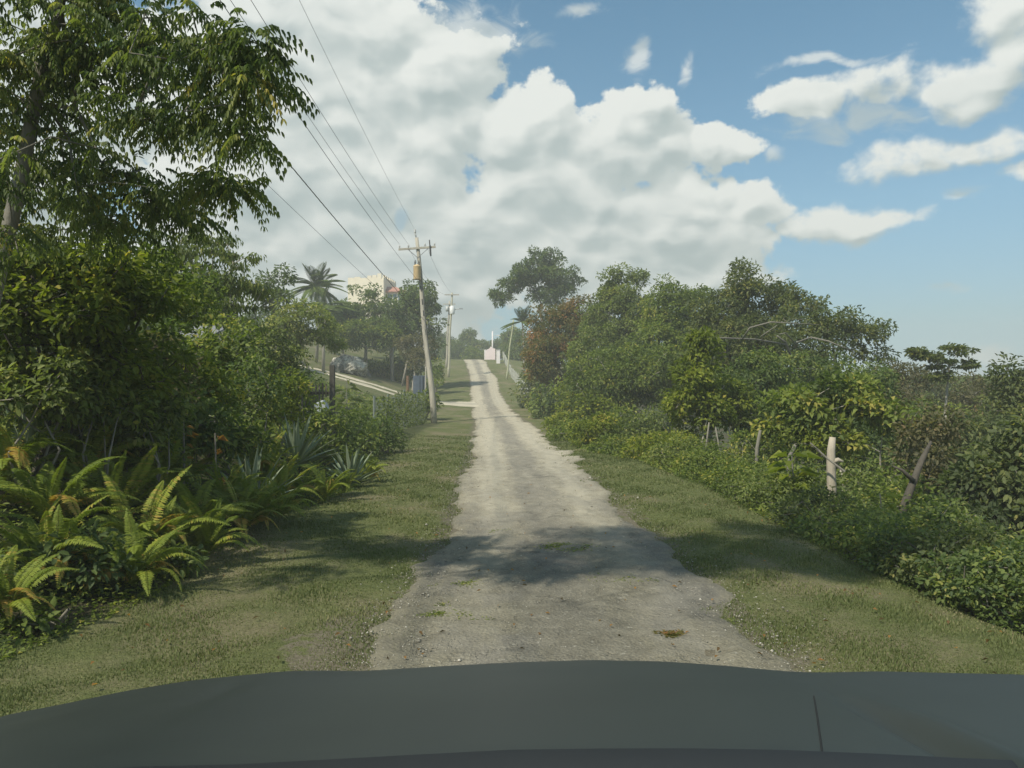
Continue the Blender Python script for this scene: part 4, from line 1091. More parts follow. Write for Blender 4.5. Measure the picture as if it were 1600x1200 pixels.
T('broadleaf_tree', 'grey brown leaning tree with bare twigs behind the dark leaning trunk', (gx(1450, 15), 15),
  [E(1450, 680, 50, 44, 15), E(1430, 730, 44, 40, 15), E(1480, 740, 44, 40, 14.5)], (.10, .05), 'leaf_brown', bark='bark_grey', seed=18, spacing=.42, rc=.3, per=55, trunk_r=.07, rtip=.007)
T('broadleaf_tree', 'dark green near tree filling the right edge above the verge', (gx(1590, 12), 12),
  [E(1580, 720, 60, 50, 12), E(1540, 780, 60, 50, 12), E(1620, 820, 70, 70, 11.5), E(1640, 730, 60, 80, 12)], (.12, .06), 'leaf_blue', seed=19, spacing=.36, rc=.27, per=62, trunk_r=.07, rtip=.006, tone=(.45, .2))
T('broadleaf_tree', 'leafy sapling mass inside the wood left of the tallest right tree', (gx(990, 36), 36),
  [E(985, 590, 56, 50, 36), E(930, 600, 44, 44, 38), E(1050, 600, 50, 46, 35)], (.15, .07), 'leaf_mid', bark='bark_pale', seed=20, spacing=.62, rc=.46, per=75, trunk_r=.1, rtip=.01)
T('broadleaf_tree', 'dark foliage tree low behind the yellow green broad leaved tree', (gx(1350, 22), 22),
  [E(1340, 600, 56, 40, 23), E(1390, 680, 60, 46, 22), E(1310, 700, 60, 50, 21)], (.13, .065), 'leaf_dark', seed=21, spacing=.55, rc=.4, per=70, trunk_r=.09, rtip=.008)

# shrubs along the right verge, from the far end to the car
RS = [(838, 605, 22, 34, 58, 'leaf_blue', 'dark bush at the far end of the right verge by the picket fence'),
      (862, 628, 26, 30, 46, 'leaf_dark', 'dark rounded bush at the verge before the light green bushes'),
      (900, 630, 28, 34, 40, 'leaf_light', 'light yellow green bush farther along the right verge'),
      (928, 650, 34, 30, 34, 'leaf_light', 'bright green bush beside the bare earth patch on the right verge'),
      (968, 668, 38, 30, 29, 'leaf_mid', 'mid green verge bush left of the pale stems'),
      (1010, 672, 38, 34, 27, 'leaf_olive', 'olive verge bush next to the dark hollow on the right'),
      (1040, 705, 34, 24, 23, 'leaf_light', 'low bright bush at the verge edge below the cone shaped tree'),
      (1085, 700, 40, 32, 21, 'leaf_mid', 'dense bush at the foot of the pale stems'),
      (1130, 728, 36, 28, 18.5, 'leaf_mid', 'round low bush right of the pale stems'),
      (1180, 742, 44, 30, 16.5, 'leaf_olive', 'spreading bush left of the big leaved seedling'),
      (1190, 700, 46, 30, 19, 'leaf_mid', 'taller bush behind the big leaved seedling'),
      (1250, 745, 42, 30, 14.5, 'leaf_mid', 'bush touching the left foot of the white dead stump'),
      (1345, 755, 46, 40, 13.5, 'leaf_olive', 'bush with reddish tips right of the white dead stump'),
      (1330, 800, 50, 34, 12, 'leaf_dark', 'dark low bush below the white dead stump'),
      (1400, 790, 50, 44, 12, 'leaf_mid', 'bush at the foot of the dark leaning trunk'),
      (1430, 850, 50, 34, 10.2, 'leaf_dark', 'dark bush hanging over the bank right of the leaning trunk'),
      (1490, 830, 54, 50, 10.5, 'leaf_blue', 'deep green bush on the bank in the right corner'),
      (1540, 890, 54, 40, 8.9, 'leaf_dark', 'low dark bush on the bank near the right edge'),
      (1600, 900, 50, 60, 8.6, 'leaf_blue', 'nearest dark bush at the right edge of the view'),
      (1280, 690, 50, 34, 17, 'leaf_light', 'yellow leaved bush behind the white dead stump')]
for i, (px, py, rx, ry, d, mt, lb) in enumerate(RS):
    s = d / 12
    lf = max(.075, .0050 * d)
    T('shrub', lb, (gx(px, d), d), [E(px, py, rx, ry, d), E(px - rx * .5, py + ry * .4, rx * .6, ry * .6, d, dd=-.3), E(px + rx * .5, py + ry * .5, rx * .6, ry * .6, d, dd=.3)], (lf, lf * .5), mt, cat='shrub', bark='bark_grey' if i % 2 else 'bark_pale',
      seed=200 + i, spacing=.20 + .012 * d, rc=.17 + .010 * d, per=48, trunk_r=.02 + .0006 * d, stems=4, rtip=.004 + .0001 * d, wood='stems', foliage='foliage', tone=(.45, .2))

rr_ = np.random.default_rng(90)
for i, d in enumerate([6.6, 7.4, 8.1, 8.9, 9.7, 10.6, 11.6, 12.6, 13.8, 15.0, 16.4, 18.0, 19.8, 21.8, 24.2, 27, 30, 34]):
    x = float(np.interp(d, LIP_Y, LIP_X)) + rr_.uniform(.35, .75); h = rr_.uniform(.20, .38) * (1 + d / 50) * (.62 if 8.5 < d < 16.5 else .85); w = rr_.uniform(.35, .6) * (1 + d / 40); z = G(x, d)
    T('low_bush', 'low leafy bush in the unbroken row along the lip of the right verge', (x, d), [((x, d, z + h), (w, w, h)), ((x + w * .7, d + .2, z + h * 1.3), (w * .7, w * .7, h))], (max(.05, .0042 * d), max(.028, .0021 * d)), ['leaf_dark', 'leaf_blue', 'leaf_dark', 'leaf_mid', 'leaf_dark', 'leaf_blue', 'leaf_mid', 'leaf_olive', 'leaf_mid', 'leaf_light', 'leaf_mid', 'leaf_olive', 'leaf_light', 'leaf_mid', 'leaf_light', 'leaf_mid', 'leaf_olive', 'leaf_light'][i],
      cat='shrub', seed=500 + i, spacing=.13 + .007 * d, rc=.11 + .006 * d, per=34, trunk_r=.012 + .0004 * d, stems=3, rtip=.003 + .0001 * d, wood='stems', foliage='foliage', tone=(.5, .2), group='low bushes along the right verge')
# big leaved seedling, white dead stump, leaning trunk, arched dead branch
def big_leaf_plant(name, label, base, h, n, ln, wd, mat, seed, cat='plant'):
    r = np.random.default_rng(seed); z = G(*base)
    th = thing(name, label, cat, (base[0], base[1], z))
    mb = MB(); mb.tube([(0, 0, -.05), (.02, 0, h * .5), (0, .02, h)], [.02, .015, .008], 6); mb.build('stem', M['bark_grey'], th)
    a = r.uniform(0, 2 * PI, n); hh = r.uniform(.35, 1, n) * h
    out = np.stack([np.cos(a), np.sin(a), r.uniform(-.1, .5, n)], 1)
    pos = np.stack([np.zeros(n), np.zeros(n), hh], 1) + out * ln * .3
    V, Tt, tn = leaves(pos, out, np.tile([0, 0, 1.0], (n, 1)) + r.normal(size=(n, 3)) * .2, ln * r.uniform(.7, 1.2, n), wd * r.uniform(.8, 1.2, n), np.clip(r.normal(.5, .18, n), 0, 1), bend=.4)
    mesh_obj('foliage', V, Tt, M[mat], th, attr={'tone': tn})
big_leaf_plant('seedling', 'seedling with big drooping bright green leaves at the right verge edge', (gx(1238, 12.6), 12.6), 1.0, 26, .30, .17, 'leaf_light', 4)
big_leaf_plant('seedling', 'small yellowish big leaved seedling right of the white dead stump', (gx(1376, 10.5), 10.5), .9, 14, .22, .12, 'leaf_light', 5)

def dead_stump():
    d = 12.2
    top = Vector(at(1306, 683, d)); x0 = gx(1287, d); b = Vector((x0, d, G(x0, d) - .1))
    th = thing('dead_stump', 'bleached white broken tree stump on the right bank', 'stump', tuple(b))
    r = random.Random(2); pts = []; rad = []
    for i in range(9):
        f = i / 8; pts.append(b.lerp(top, f) - b + Vector((.05 * math.sin(f * 5), 0, 0))); rad.append(.074 - .014 * f + r.uniform(-.006, .006))
    rad[-1] = .045
    mb = MB(); mb.tube(pts, rad, 14); mb.tube([pts[6], pts[6] + Vector((.10, -.04, .05)), pts[6] + Vector((.17, -.05, .02))], [.05, .035, .015], 7)
    mb.build('trunk', M['dead_wood'], th, smooth_f=True)
    a = Vector(at(1266, 692, d - .2)); c = Vector(at(1320, 737, d - .35))
    br = thing('fallen_branch', 'grey dead stick leaning across the white stump', 'branch', tuple(a))
    mb = MB(); mb.tube([Vector((0, 0, 0)), (c - a) * .5 + Vector((0, 0, -.02)), c - a], [.012, .016, .02], 6); mb.tube([(c - a) * .3, (c - a) * .3 + Vector((-.12, 0, .10))], [.01, .004], 5)
    mb.build('wood', M['bark_grey'], br)
dead_stump()

def bare_trunk(name, label, pts, rads, bark, cat='trunk', forks=()):
    o = Vector(pts[0]); th = thing(name, label, cat, tuple(o))
    mb = MB(); mb.tube([Vector(p) - o for p in pts], rads, 8)
    mb.build('trunk', M[bark], th, smooth_f=True)
    for fk, rr in forks:
        mb = MB(); mb.tube([Vector(p) - o for p in fk], rr, 6); mb.build('limb', M[bark], th, smooth_f=True)
def gp(px, d, dz=-.1): x = gx(px, d); return (x, d, G(x, d) + dz)
d = 11.5
bare_trunk('leaning_trunk', 'dark grey forked trunk leaning right on the bank beyond the stump', [gp(1395, d), at(1402, 820, d), at(1420, 770, d), at(1440, 720, d + .2), at(1455, 690, d + .3)], [.075, .065, .058, .045, .02], 'bark_dark',
           forks=[([at(1428, 752, d), at(1410, 735, d), at(1395, 728, d)], [.035, .025, .01])])
d = 20
bare_trunk('pale_stem', 'pair of thin white stems under the bright cone shaped tree, left one', [gp(1098, d), at(1103, 700, d), at(1108, 660, d)], [.026, .022, .018], 'bark_grey')
bare_trunk('pale_stem', 'thin pale stem right of the left white stem under the cone shaped tree', [gp(1128, d), at(1126, 710, d), at(1118, 668, d)], [.024, .02, .016], 'bark_grey')
d = 17
bare_trunk('broken_stem', 'short grey broken stem standing left of the yellow leaved bush', [gp(1180, d), at(1183, 700, d), at(1188, 672, d)], [.045, .04, .03], 'bark_grey')
bare_trunk('broken_stem', 'leaning broken pale stem just left of the white stump', [gp(1228, 16), at(1234, 712, 16), at(1243, 695, 16)], [.045, .04, .032], 'bark_grey')
d = 27
bare_trunk('dead_tree', 'bare grey arching dead branches in front of the dark right trees', [gp(1232, d), at(1236, 600, d), at(1238, 560, d), at(1228, 535, d - .5), at(1215, 525, d - 1)], [0.062, 0.056, 0.043, 0.037, 0.031], 'bark_grey', 'dead tree',
           forks=[([at(1228, 538, d - .5), at(1180, 530, d - 2), at(1130, 528, d - 3), at(1085, 530, d - 3.4)], [0.031, 0.028, 0.025, 0.012]),
                  ([at(1160, 530, d - 2.5), at(1172, 512, d - 3), at(1205, 503, d - 3), at(1280, 507, d - 3)], [0.025, 0.025, 0.022, 0.009]),
                  ([at(1238, 560, d), at(1246, 535, d - 1.5), at(1268, 527, d - 2.5), at(1295, 533, d - 3), at(1335, 549, d - 3)], [0.034, 0.031, 0.028, 0.025, 0.009]),
                  ([at(1236, 590, d), at(1205, 560, d - 2), at(1190, 525, d - 3), at(1215, 508, d - 3.2)], [0.025, 0.022, 0.019, 0.012]),
                  ([at(1246, 540, d - 1.5), at(1228, 520, d - 2.8), at(1218, 522, d - 3)], [0.025, 0.019, 0.012])])

# ------------------------------------------------------------------ trees and shrubs, left side
T('round_tree', 'round topped dark tree right behind the leaning pole', (gx(665, 72), 72), [E(655, 468, 27, 28, 76), E(668, 505, 16, 34, 76), E(640, 500, 20, 34, 76), E(670, 538, 14, 18, 76)], (.30, .15), 'leaf_dark', bark='bark_pale', seed=31, spacing=.95, rc=.75, per=60, trunk_r=.2, rtip=.02)
T('round_tree', 'dark rounded tree in front of the cream house', (gx(575, 76), 76), [E(571, 458, 17, 15, 76), E(558, 494, 34, 20, 76), E(588, 488, 9, 12, 76), E(528, 488, 18, 20, 76)], (.30, .15), 'leaf_dark', seed=32, spacing=.95, rc=.7, per=60, trunk_r=.2, rtip=.02)
T('round_tree', 'dark tree below the tiled wing of the cream house', (gx(612, 74), 74), [E(608, 488, 20, 20, 74), E(620, 515, 24, 20, 74)], (.30, .15), 'leaf_dark', seed=33, spacing=.95, rc=.7, per=60, trunk_r=.16, rtip=.02)
T('yard_tree', 'spreading tree with a bare curved trunk right of the boulder', (gx(577, 71), 71), [E(560, 525, 36, 18, 71), E(600, 525, 26, 18, 71), E(530, 530, 26, 20, 71), E(580, 510, 38, 12, 72)], (.25, .12), 'leaf_mid', seed=34, spacing=.8, rc=.6, per=64, trunk_r=.16, rtip=.016,
  trunk_top=np.array(at(572, 545, 71)), bend=(-.3, 0))
T('yard_tree', 'brownish thorny tree between the curved trunk and the leaning pole', (gx(645, 70), 70), [E(638, 545, 22, 18, 70), E(655, 562, 20, 16, 69), E(664, 545, 16, 22, 70)], (.22, .10), 'leaf_brown', bark='bark_pale', seed=35, spacing=.8, rc=.55, per=55, trunk_r=.12, rtip=.016)
T('yard_tree', 'small tree right of the leaning pole at the grass edge', (gx(682, 64), 64), [E(684, 578, 8, 13, 64), E(676, 592, 12, 13, 62)], (.22, .10), 'leaf_mid', seed=36, spacing=.7, rc=.5, per=55, trunk_r=.08, rtip=.014)
T('olive_tree', 'airy olive green tree with white twigs left of the boulder', (gx(492, 36), 36), [E(480, 505, 46, 32, 36), E(445, 530, 40, 36, 36), E(510, 530, 30, 18, 37), E(480, 480, 26, 16, 36), E(430, 565, 40, 30, 34)], (.16, .07), 'leaf_olive', bark='bark_pale', seed=37, spacing=.62, rc=.42, per=55, trunk_r=.08, rtip=.012, shell=.55, tone=(.66, .15))
T('round_tree', 'small dark tree on the skyline left of the palm', (gx(428, 40), 40), [E(430, 440, 24, 20, 40), E(425, 470, 26, 24, 40), E(412, 455, 20, 24, 40)], (.18, .09), 'leaf_dark', seed=38, spacing=.7, rc=.5, per=70, trunk_r=.12, rtip=.014)
T('fine_leaf_tree', 'pale fine leaved tree sloping down from the big tree to the small dark one', (gx(330, 17), 17),
  [E(335, 385, 46, 40, 17), E(375, 425, 44, 36, 17), E(300, 430, 60, 50, 16.5), E(400, 462, 30, 32, 17.5), E(350, 480, 60, 40, 17), E(260, 400, 46, 46, 16)], (.11, .042), 'leaf_olive', bark='bark_pale', seed=39, spacing=.46, rc=.34, per=62, trunk_r=.09, rtip=.008, shell=.3, style='droop')

for i, (px, py, rx, ry, d, mt, lb) in enumerate([
    (410, 520, 40, 34, 62, 'leaf_dark', 'dark tree far behind the airy olive tree, left of the palm'),
    (535, 500, 26, 26, 84, 'leaf_mid', 'tree beside the left foot of the cream house'),
    (610, 520, 26, 20, 92, 'leaf_dark', 'tree on the hill below the cream house, right side'),
    (290, 470, 60, 50, 40, 'leaf_dark', 'dark tree behind the fine leaved tree in the left background'),
    (180, 480, 90, 70, 34, 'leaf_dark', 'dark tree deep in the left background behind the creeper'),
    (40, 500, 110, 90, 30, 'leaf_dark', 'dark tree deep at the left edge behind the creeper')]):
    T('hill_tree', lb, (gx(px, d), d), [E(px, py, rx, ry, d), E(px + rx * .5, py + ry * .5, rx * .7, ry * .8, d), E(px - rx * .6, py + ry * .6, rx * .7, ry * .8, d)], (max(.16, .0042 * d), max(.08, .002 * d)), mt, seed=140 + i, spacing=.4 + .006 * d, rc=.3 + .005 * d, per=44, trunk_r=.14, rtip=.014)
# the big near tree with drooping compound leaves
KT = .70
def lob(px, py, rx, ry, d, dr=.9): return E(px, py, rx, ry, d * KT, dr * KT)
T('big_tree', 'big near tree with drooping compound leaves hanging over the upper left', (gx(-40, 8.6 * KT), 8.6 * KT),
  [lob(40, 60, 120, 90, 8.2), lob(180, 40, 110, 70, 8.2), lob(300, 60, 80, 50, 7.6, .7), lob(270, 140, 110, 36, 7.6, .7), lob(360, 95, 44, 30, 7.2, .5), lob(405, 72, 16, 12, 7, .25), lob(405, 128, 22, 16, 7, .3),
   lob(340, 175, 60, 24, 7.5, .5), lob(230, 185, 60, 18, 7.8, .5), lob(385, 205, 20, 13, 7.3, .25), lob(60, 200, 90, 50, 8.8), lob(40, 300, 90, 60, 9.5), lob(190, 250, 80, 30, 8.8, .7), lob(250, 290, 60, 24, 8.8, .5),
   lob(320, 280, 32, 14, 8.6, .3), lob(365, 292, 16, 9, 8.5, .2), lob(180, 320, 90, 36, 9.4), lob(290, 345, 40, 20, 9.8, .5), lob(0, 250, 60, 60, 7.6, .5), lob(0, 370, 70, 36, 7.6, .5),
   lob(110, -60, 120, 50, 8.0, .7)],
  (.054, .0195), 'leaf_tree', bark='bark_grey', seed=41, spacing=.285, trunk_r=.075, rc=.145, rtip=.0035, shell=.25, tone=(.42, .2), pin=(13, .19, 6),
  trunk_pts=[gp(-40, 8.6 * KT), at(-20, 500, 8.6 * KT), at(25, 300, 8.5 * KT), at(62, 110, 8.3 * KT), at(88, 20, 8.2 * KT), at(100, -60, 8.2 * KT)])
T('added_shade_tree', 'unseen tree added at the left, its crown placed to shade the road', (-7.2, 3.4),
  [((-1.3, 4.1, 6.9), (1.0, .7, .4)), ((-3.0, 3.4, 6.8), (.9, .6, .35)), ((-2.2, 3.1, 6.9), (.9, .6, .35)), ((-1.2, 3.2, 7.0), (1.0, .6, .35)), ((-.6, 3.0, 7.4), (1.1, .6, .35)), ((-.4, 4.9, 7.0), (1.1, .8, .4)), ((.8, 5.7, 7.4), (1.0, .8, .4)), ((-1.9, 3.7, 7.0), (1.1, .7, .35)), ((-2.6, 4.3, 7.2), (.9, .7, .35)), ((-.6, 3.6, 7.2), (1.1, .7, .4)), ((.9, 4.6, 7.6), (1.1, .7, .4))],
  (.10, .045), 'leaf_tree', seed=44, spacing=.40, trunk_r=.10, rc=.3, rtip=.0035, shell=.2, per=40, trunk_top=np.array((-5.6, 3.0, 5.2)))  # out of view; added so that its crown shadow falls across the road
# broad leaved creeper and thicket beneath it
T('creeper_shrub', 'bright broad leaved creeper draped below the big tree at the left edge', (gx(40, 7.6), 7.6),
  [E(40, 420, 90, 36, 7.8, .5), E(140, 425, 80, 36, 7.8, .5), E(215, 465, 55, 50, 8.0, .5), E(110, 490, 90, 46, 7.6, .5), E(10, 500, 60, 60, 7.5, .5), E(170, 550, 60, 50, 8.0, .4), E(60, 570, 70, 50, 7.9, .4), E(230, 560, 40, 60, 8.6, .4)], (.085, .048), 'leaf_light', cat='shrub', bark='bark_dark', seed=42, spacing=.25, rc=.21, per=34, trunk_r=.02, stems=4, style='puff', wood='stems', foliage='foliage', tone=(.36, .22))
T('creeper_shrub', 'small leaved green creeper hanging in front of the bright one at the left', (gx(120, 8.3), 8.3),
  [E(60, 400, 60, 22, 8.3, .4), E(180, 395, 60, 22, 8.5, .4), E(250, 430, 40, 30, 8.8, .4), E(120, 620, 60, 40, 8.4, .4)], (.085, .04), 'leaf_mid', cat='shrub', bark='bark_dark', seed=45, spacing=.25, rc=.2, per=36, trunk_r=.02, stems=3, wood='stems', foliage='foliage', tone=(.45, .2))
T('thicket_shrub', 'dark brownish tangle of twigs in the hollow below the bright creeper', (gx(60, 8.9), 8.9), [E(40, 620, 90, 60, 8.9, .5), E(140, 620, 60, 60, 9.2, .5), E(230, 600, 50, 80, 9.8, .5)], (.08, .035), 'leaf_brown', cat='shrub', bark='bark_dark', seed=43, spacing=.28, rc=.22, per=40, trunk_r=.03, stems=5, wood='stems', foliage='foliage', tone=(.25, .15))
LS = [(280, 470, 46, 46, 11, 'leaf_mid', 'leafy bush at the edge of the big tree above the grey shed roof'),
      (250, 540, 40, 46, 10.4, 'leaf_dark', 'dark bush left of the grey shed roof'),
      (350, 545, 54, 40, 14, 'leaf_mid', 'mid green bush in front of the grey shed'),
      (310, 600, 50, 44, 11.5, 'leaf_light', 'light green bush above the orange leaved twigs'),
      (385, 610, 48, 44, 13, 'leaf_dark', 'dark glossy bush in the middle of the left thicket'),
      (420, 560, 44, 40, 19, 'leaf_blue', 'bluish bush below the airy olive tree'),
      (440, 625, 42, 38, 15.5, 'leaf_light', 'yellow green bush beside the mailbox'),
      (465, 605, 34, 26, 22, 'leaf_dark', 'dark bush behind the row of palings'),
      (300, 660, 46, 36, 10.6, 'leaf_dark', 'dark bush just above the ferns in the left centre'),
      (360, 680, 46, 30, 11.2, 'leaf_mid', 'low bush behind the middle agave'),
      (505, 675, 42, 34, 17.5, 'leaf_mid', 'leafy bush below the dark square post'),
      (548, 672, 30, 26, 20.5, 'leaf_mid', 'upright bush right of the dark square post'),
      (592, 680, 24, 32, 22, 'leaf_dark', 'dark bush with a clear shadow at the bend of the left verge'),
      (560, 690, 34, 30, 19.5, 'leaf_dark', 'low dark bush behind the right agave'),
      (580, 648, 26, 10, 30, 'leaf_mid', 'low hedge behind the wire fence'),
      (572, 590, 18, 8, 74, 'leaf_light', 'yellow green low bush right of the boulder'),
      (612, 584, 18, 10, 75, 'leaf_light', 'yellow green bush along the far side of the side drive'),
      (622, 572, 24, 12, 76, 'leaf_dark', 'dark bush beyond the side drive'),
      (660, 625, 22, 11, 45, 'leaf_mid', 'bush spilling over the fence top beside the leaning pole'),
      (440, 588, 26, 22, 40, 'leaf_olive', 'olive bush at the upper end of the side drive'),
      (50, 600, 80, 50, 7.3, 'leaf_olive', 'olive bush under the bright creeper at the left edge'),
      (160, 615, 60, 46, 7.9, 'leaf_mid', 'green bush below the right end of the bright creeper'),
      (235, 640, 50, 40, 8.8, 'leaf_olive', 'olive bush behind the tall narrow fern'),
      (205, 690, 60, 40, 9.2, 'leaf_mid', 'leafy bush standing behind the near ferns'),
      (20, 700, 60, 46, 8.2, 'leaf_dark', 'dark bush at the left edge behind the ferns'),
      (60, 985, 50, 30, 5.4, 'leaf_mid', 'low leafy plant in the bottom left corner of the thicket'),
      (100, 900, 80, 50, 6.2, 'leaf_dark', 'dark undergrowth bush beneath the nearest ferns'),
      (220, 880, 70, 40, 6.9, 'leaf_dark', 'dark undergrowth bush beneath the middle ferns')]
for i, (px, py, rx, ry, d, mt, lb) in enumerate(LS):
    lf = max(.075, .0050 * d) * (1.25 if i in (2, 3, 6, 8, 9, 10) else 1)
    T('shrub', lb, (gx(px, d), d), [E(px, py, rx, ry, d), E(px - rx * .5, py + ry * .4, rx * .6, ry * .6, d, dd=-.2), E(px + rx * .5, py + ry * .5, rx * .6, ry * .6, d, dd=.2)], (lf, lf * .5), mt, cat='shrub', bark='bark_grey',
      seed=300 + i, spacing=.17 + .012 * d, rc=.15 + .010 * d, per=46, trunk_r=.02 + .0006 * d, stems=4, rtip=.004 + .0001 * d, wood='stems', foliage='foliage', tone=(.45, .2))
bare_trunk('pale_stem', 'short white bare stem beyond the side drive, right of the curved trunk', [gp(612, 73), at(613, 560, 73), at(614, 544, 73)], [.12, .10, .07], 'bark_pale')
bare_trunk('pale_stem', 'leaning white broken stem beyond the gate', [gp(628, 71), at(636, 566, 71), at(641, 560, 71)], [.11, .09, .06], 'bark_pale')
big_leaf_plant('papaya_plant', 'dark young plant with drooping leaves standing in front of the boulder', (gx(541, 30), 30), 1.9, 26, .55, .12, 'leaf_blue', 8)
big_leaf_plant('flowering_plant', 'orange yellow leaved garden plant by the drive gate', (gx(630, 46), 46), .5, 60, .3, .16, 'leaf_flower', 9)
# orange leaved twig in the thicket
big_leaf_plant('orange_twig', 'twig of orange brown leaves hanging in the left thicket above the ferns', (gx(285, 9.6), 9.6), 1.15, 9, .14, .06, 'leaf_orange', 11)
big_leaf_plant('orange_twig', 'twig with yellow orange leaves right of the other orange twig', (gx(335, 10), 10), 1.0, 6, .16, .09, 'leaf_orange', 12)

# ------------------------------------------------------------------ palms
def palm(label, base, crown, n, fl, seed, trunk_r=.15, name='palm_tree', leaf_w=.034, up=(-.35, 1.3)):
    r = np.random.default_rng(seed); b = Vector(base); c = Vector(crown)
    th = thing(name, label, 'palm', tuple(b))
    mb = MB(); mb.tube([Vector((0, 0, 0)), (c - b) * .5 + Vector((.15, 0, 0)), c - b], [trunk_r, trunk_r * .8, trunk_r * .65], 10); mb.build('trunk', M['bark_pale'], th, smooth_f=True)
    for k in range(n):
        a = 2 * PI * k / n * 2.4 + r.uniform(-.2, .2); e = r.uniform(*up) if k > 2 else 1.35
        d = np.array([math.cos(a) * math.cos(e), math.sin(a) * math.cos(e), math.sin(e)])
        t = np.linspace(0, 1, 26); ln = fl * r.uniform(.85, 1.1)
        bend = (.22 if e > 1 else .5) * ln
        pts = (c - b) + Vector((0, 0, 0)); base_ = np.array(pts)
        hor = unit(np.array([[math.cos(a), math.sin(a), 0]]))[0]
        P_ = base_ + d * ln * t[:, None] + np.array([0, 0, -1.0]) * bend * (t ** 2)[:, None] + hor * bend * .35 * (t ** 2)[:, None]
        tg = np.gradient(P_, axis=0); tg = unit(tg); sd = unit(np.cross(tg, [0, 0, 1.0]) + 1e-6)
        nl = 34; tt = np.linspace(.12, .99, nl); px = np.stack([np.interp(tt, t, P_[:, i]) for i in range(3)], 1); tx = np.stack([np.interp(tt, t, tg[:, i]) for i in range(3)], 1); sx = np.stack([np.interp(tt, t, sd[:, i]) for i in range(3)], 1)
        ll = fl * .21 * np.sin(np.clip(tt * 1.05, 0, 1) * PI) ** .5 * 1 + .05
        Vs, Ts, tn, off = [], [], [], 0
        for sg in (-1, 1):
            dirs = unit(tx * .55 + sx * sg * .8 + np.array([0, 0, -.45])); V, Tt, q = leaves(px, dirs, unit(np.cross(dirs, tx) * sg * -1 + np.array([0, 0, .5])), ll, leaf_w, np.clip(r.normal(.5, .18, nl), 0, 1), bend=.3, fold=.6)
            Vs.append(V); Ts.append(Tt + off); tn.append(q); off += len(V)
        v2, f2 = segs_mesh(P_[:-1], P_[1:], np.linspace(.035, .01, 25), np.linspace(.033, .008, 25), 4)
        f2t = np.concatenate([f2[:, [0, 1, 2]], f2[:, [0, 2, 3]]]) + off
        mesh_obj('frond', np.concatenate(Vs + [v2]), np.concatenate(Ts + [f2t]), M['palm'], th, attr={'tone': np.concatenate(tn + [np.full(len(v2), .55)])})
d = 72
palm('coconut palm rising above the olive tree on the left skyline', gp(494, d), at(494, 448, d), 30, 3.0, 51)
palm('smaller palm frond crown half hidden left of the coconut palm top', gp(505, 66), at(500, 482, 66), 12, 3.4, 52, up=(-.1, .7))
d = 84
palm('small bright palm beside the thin leaning pole on the right', gp(818, d), at(816, 503, d), 15, 2.2, 53, trunk_r=.10, up=(-.1, 1.3))

# ------------------------------------------------------------------ ferns and agaves
def frond_mesh(name, ln, rise, droop, seed, tone_mu, pw=.088):
    r = np.random.default_rng(seed)
    t = np.linspace(0, 1, 24)
    x = ln * (t * math.cos(rise) + .16 * t ** 2); z = ln * (t * math.sin(rise) - droop * t ** 2.2); y = ln * .10 * np.sin(t * 2.5 + seed) * t
    P_ = np.stack([x, y, z], 1); tg = unit(np.gradient(P_, axis=0)); sd = unit(np.cross(tg, [0, 0, 1.0])); tilt = r.uniform(-.35, .35); sd[:, 2] += tilt; sd = unit(sd)
    n = 46; tt = np.linspace(.14, .995, n)
    f = lambda A: np.stack([np.interp(tt, t, A[:, i]) for i in range(3)], 1)
    p, tx, sx = f(P_), f(tg), f(sd)
    pl = pw * np.clip(np.sin(np.clip(tt, 0, 1) ** .75 * PI) ** .55, .12, 1) * (1.02 - tt * .2)
    Vs, Ts, tn, off = [], [], [], 0
    tone = np.clip(tone_mu + .12 * np.sin(tt * 3) + r.normal(0, .07, n), 0, 1)
    for sg in (-1, 1):
        nr = unit(np.cross(sx, tx)); nr = nr * np.sign(nr[:, 2:3] + 1e-6)
        V, Tt, q = leaves(p + r.normal(size=p.shape) * .001, unit(sx * sg + tx * .22 + r.normal(size=p.shape) * .06 - np.array([0, 0, .15])), nr, pl * r.uniform(.9, 1.1, n), .0195, tone, fold=.12, bend=.18)
        Vs.append(V); Ts.append(Tt + off); tn.append(q); off += len(V)
    v2, f2 = segs_mesh(P_[:-1], P_[1:], np.linspace(.004, .0015, 23), np.linspace(.0038, .001, 23), 4)
    f2t = np.concatenate([f2[:, [0, 1, 2]], f2[:, [0, 2, 3]]]) + off
    o = mesh_obj(name, np.concatenate(Vs + [v2]), np.concatenate(Ts + [f2t]), M['fern'], None, attr={'tone': np.concatenate(tn + [np.full(len(v2), .6)])})
    return o
frs = []
for k in range(10):
    frs.append(frond_mesh('frond', [1.0, 1.1, .85, .95, 1.2, .8, 1.05, .9, 1.0, .9][k], [1.32, 1.2, 1.38, 1.05, 1.25, 1.45, 1.12, .85, 1.34, 1.15][k], [.42, .50, .35, .62, .60, .15, .75, .6, .3, .8][k], k, [.38, .55, .5, .62, .30, .55, .66, .35, .70, .86][k]))
def fern(label, x, y, s, n, seed, lift=0.0):
    r = random.Random(seed); z = G(x, y)
    s *= 1.02
    th = thing('fern', label, 'fern', (x, y, z + lift), 0, 'sword ferns along the left verge')
    for k in range(n):
        src = frs[r.choice([0, 1, 2, 3, 4, 5, 6, 7, 8, 0, 1, 3, 4, 6, 9, 9])]
        o = src.copy(); C.objects.link(o); o.parent = th
        o.rotation_euler = (r.uniform(-.35, .35), r.uniform(-.25, .3), 2 * PI * (k + r.uniform(-.35, .35)) / n)
        q = s * r.uniform(.75, 1.12); o.scale = (q, q, q)
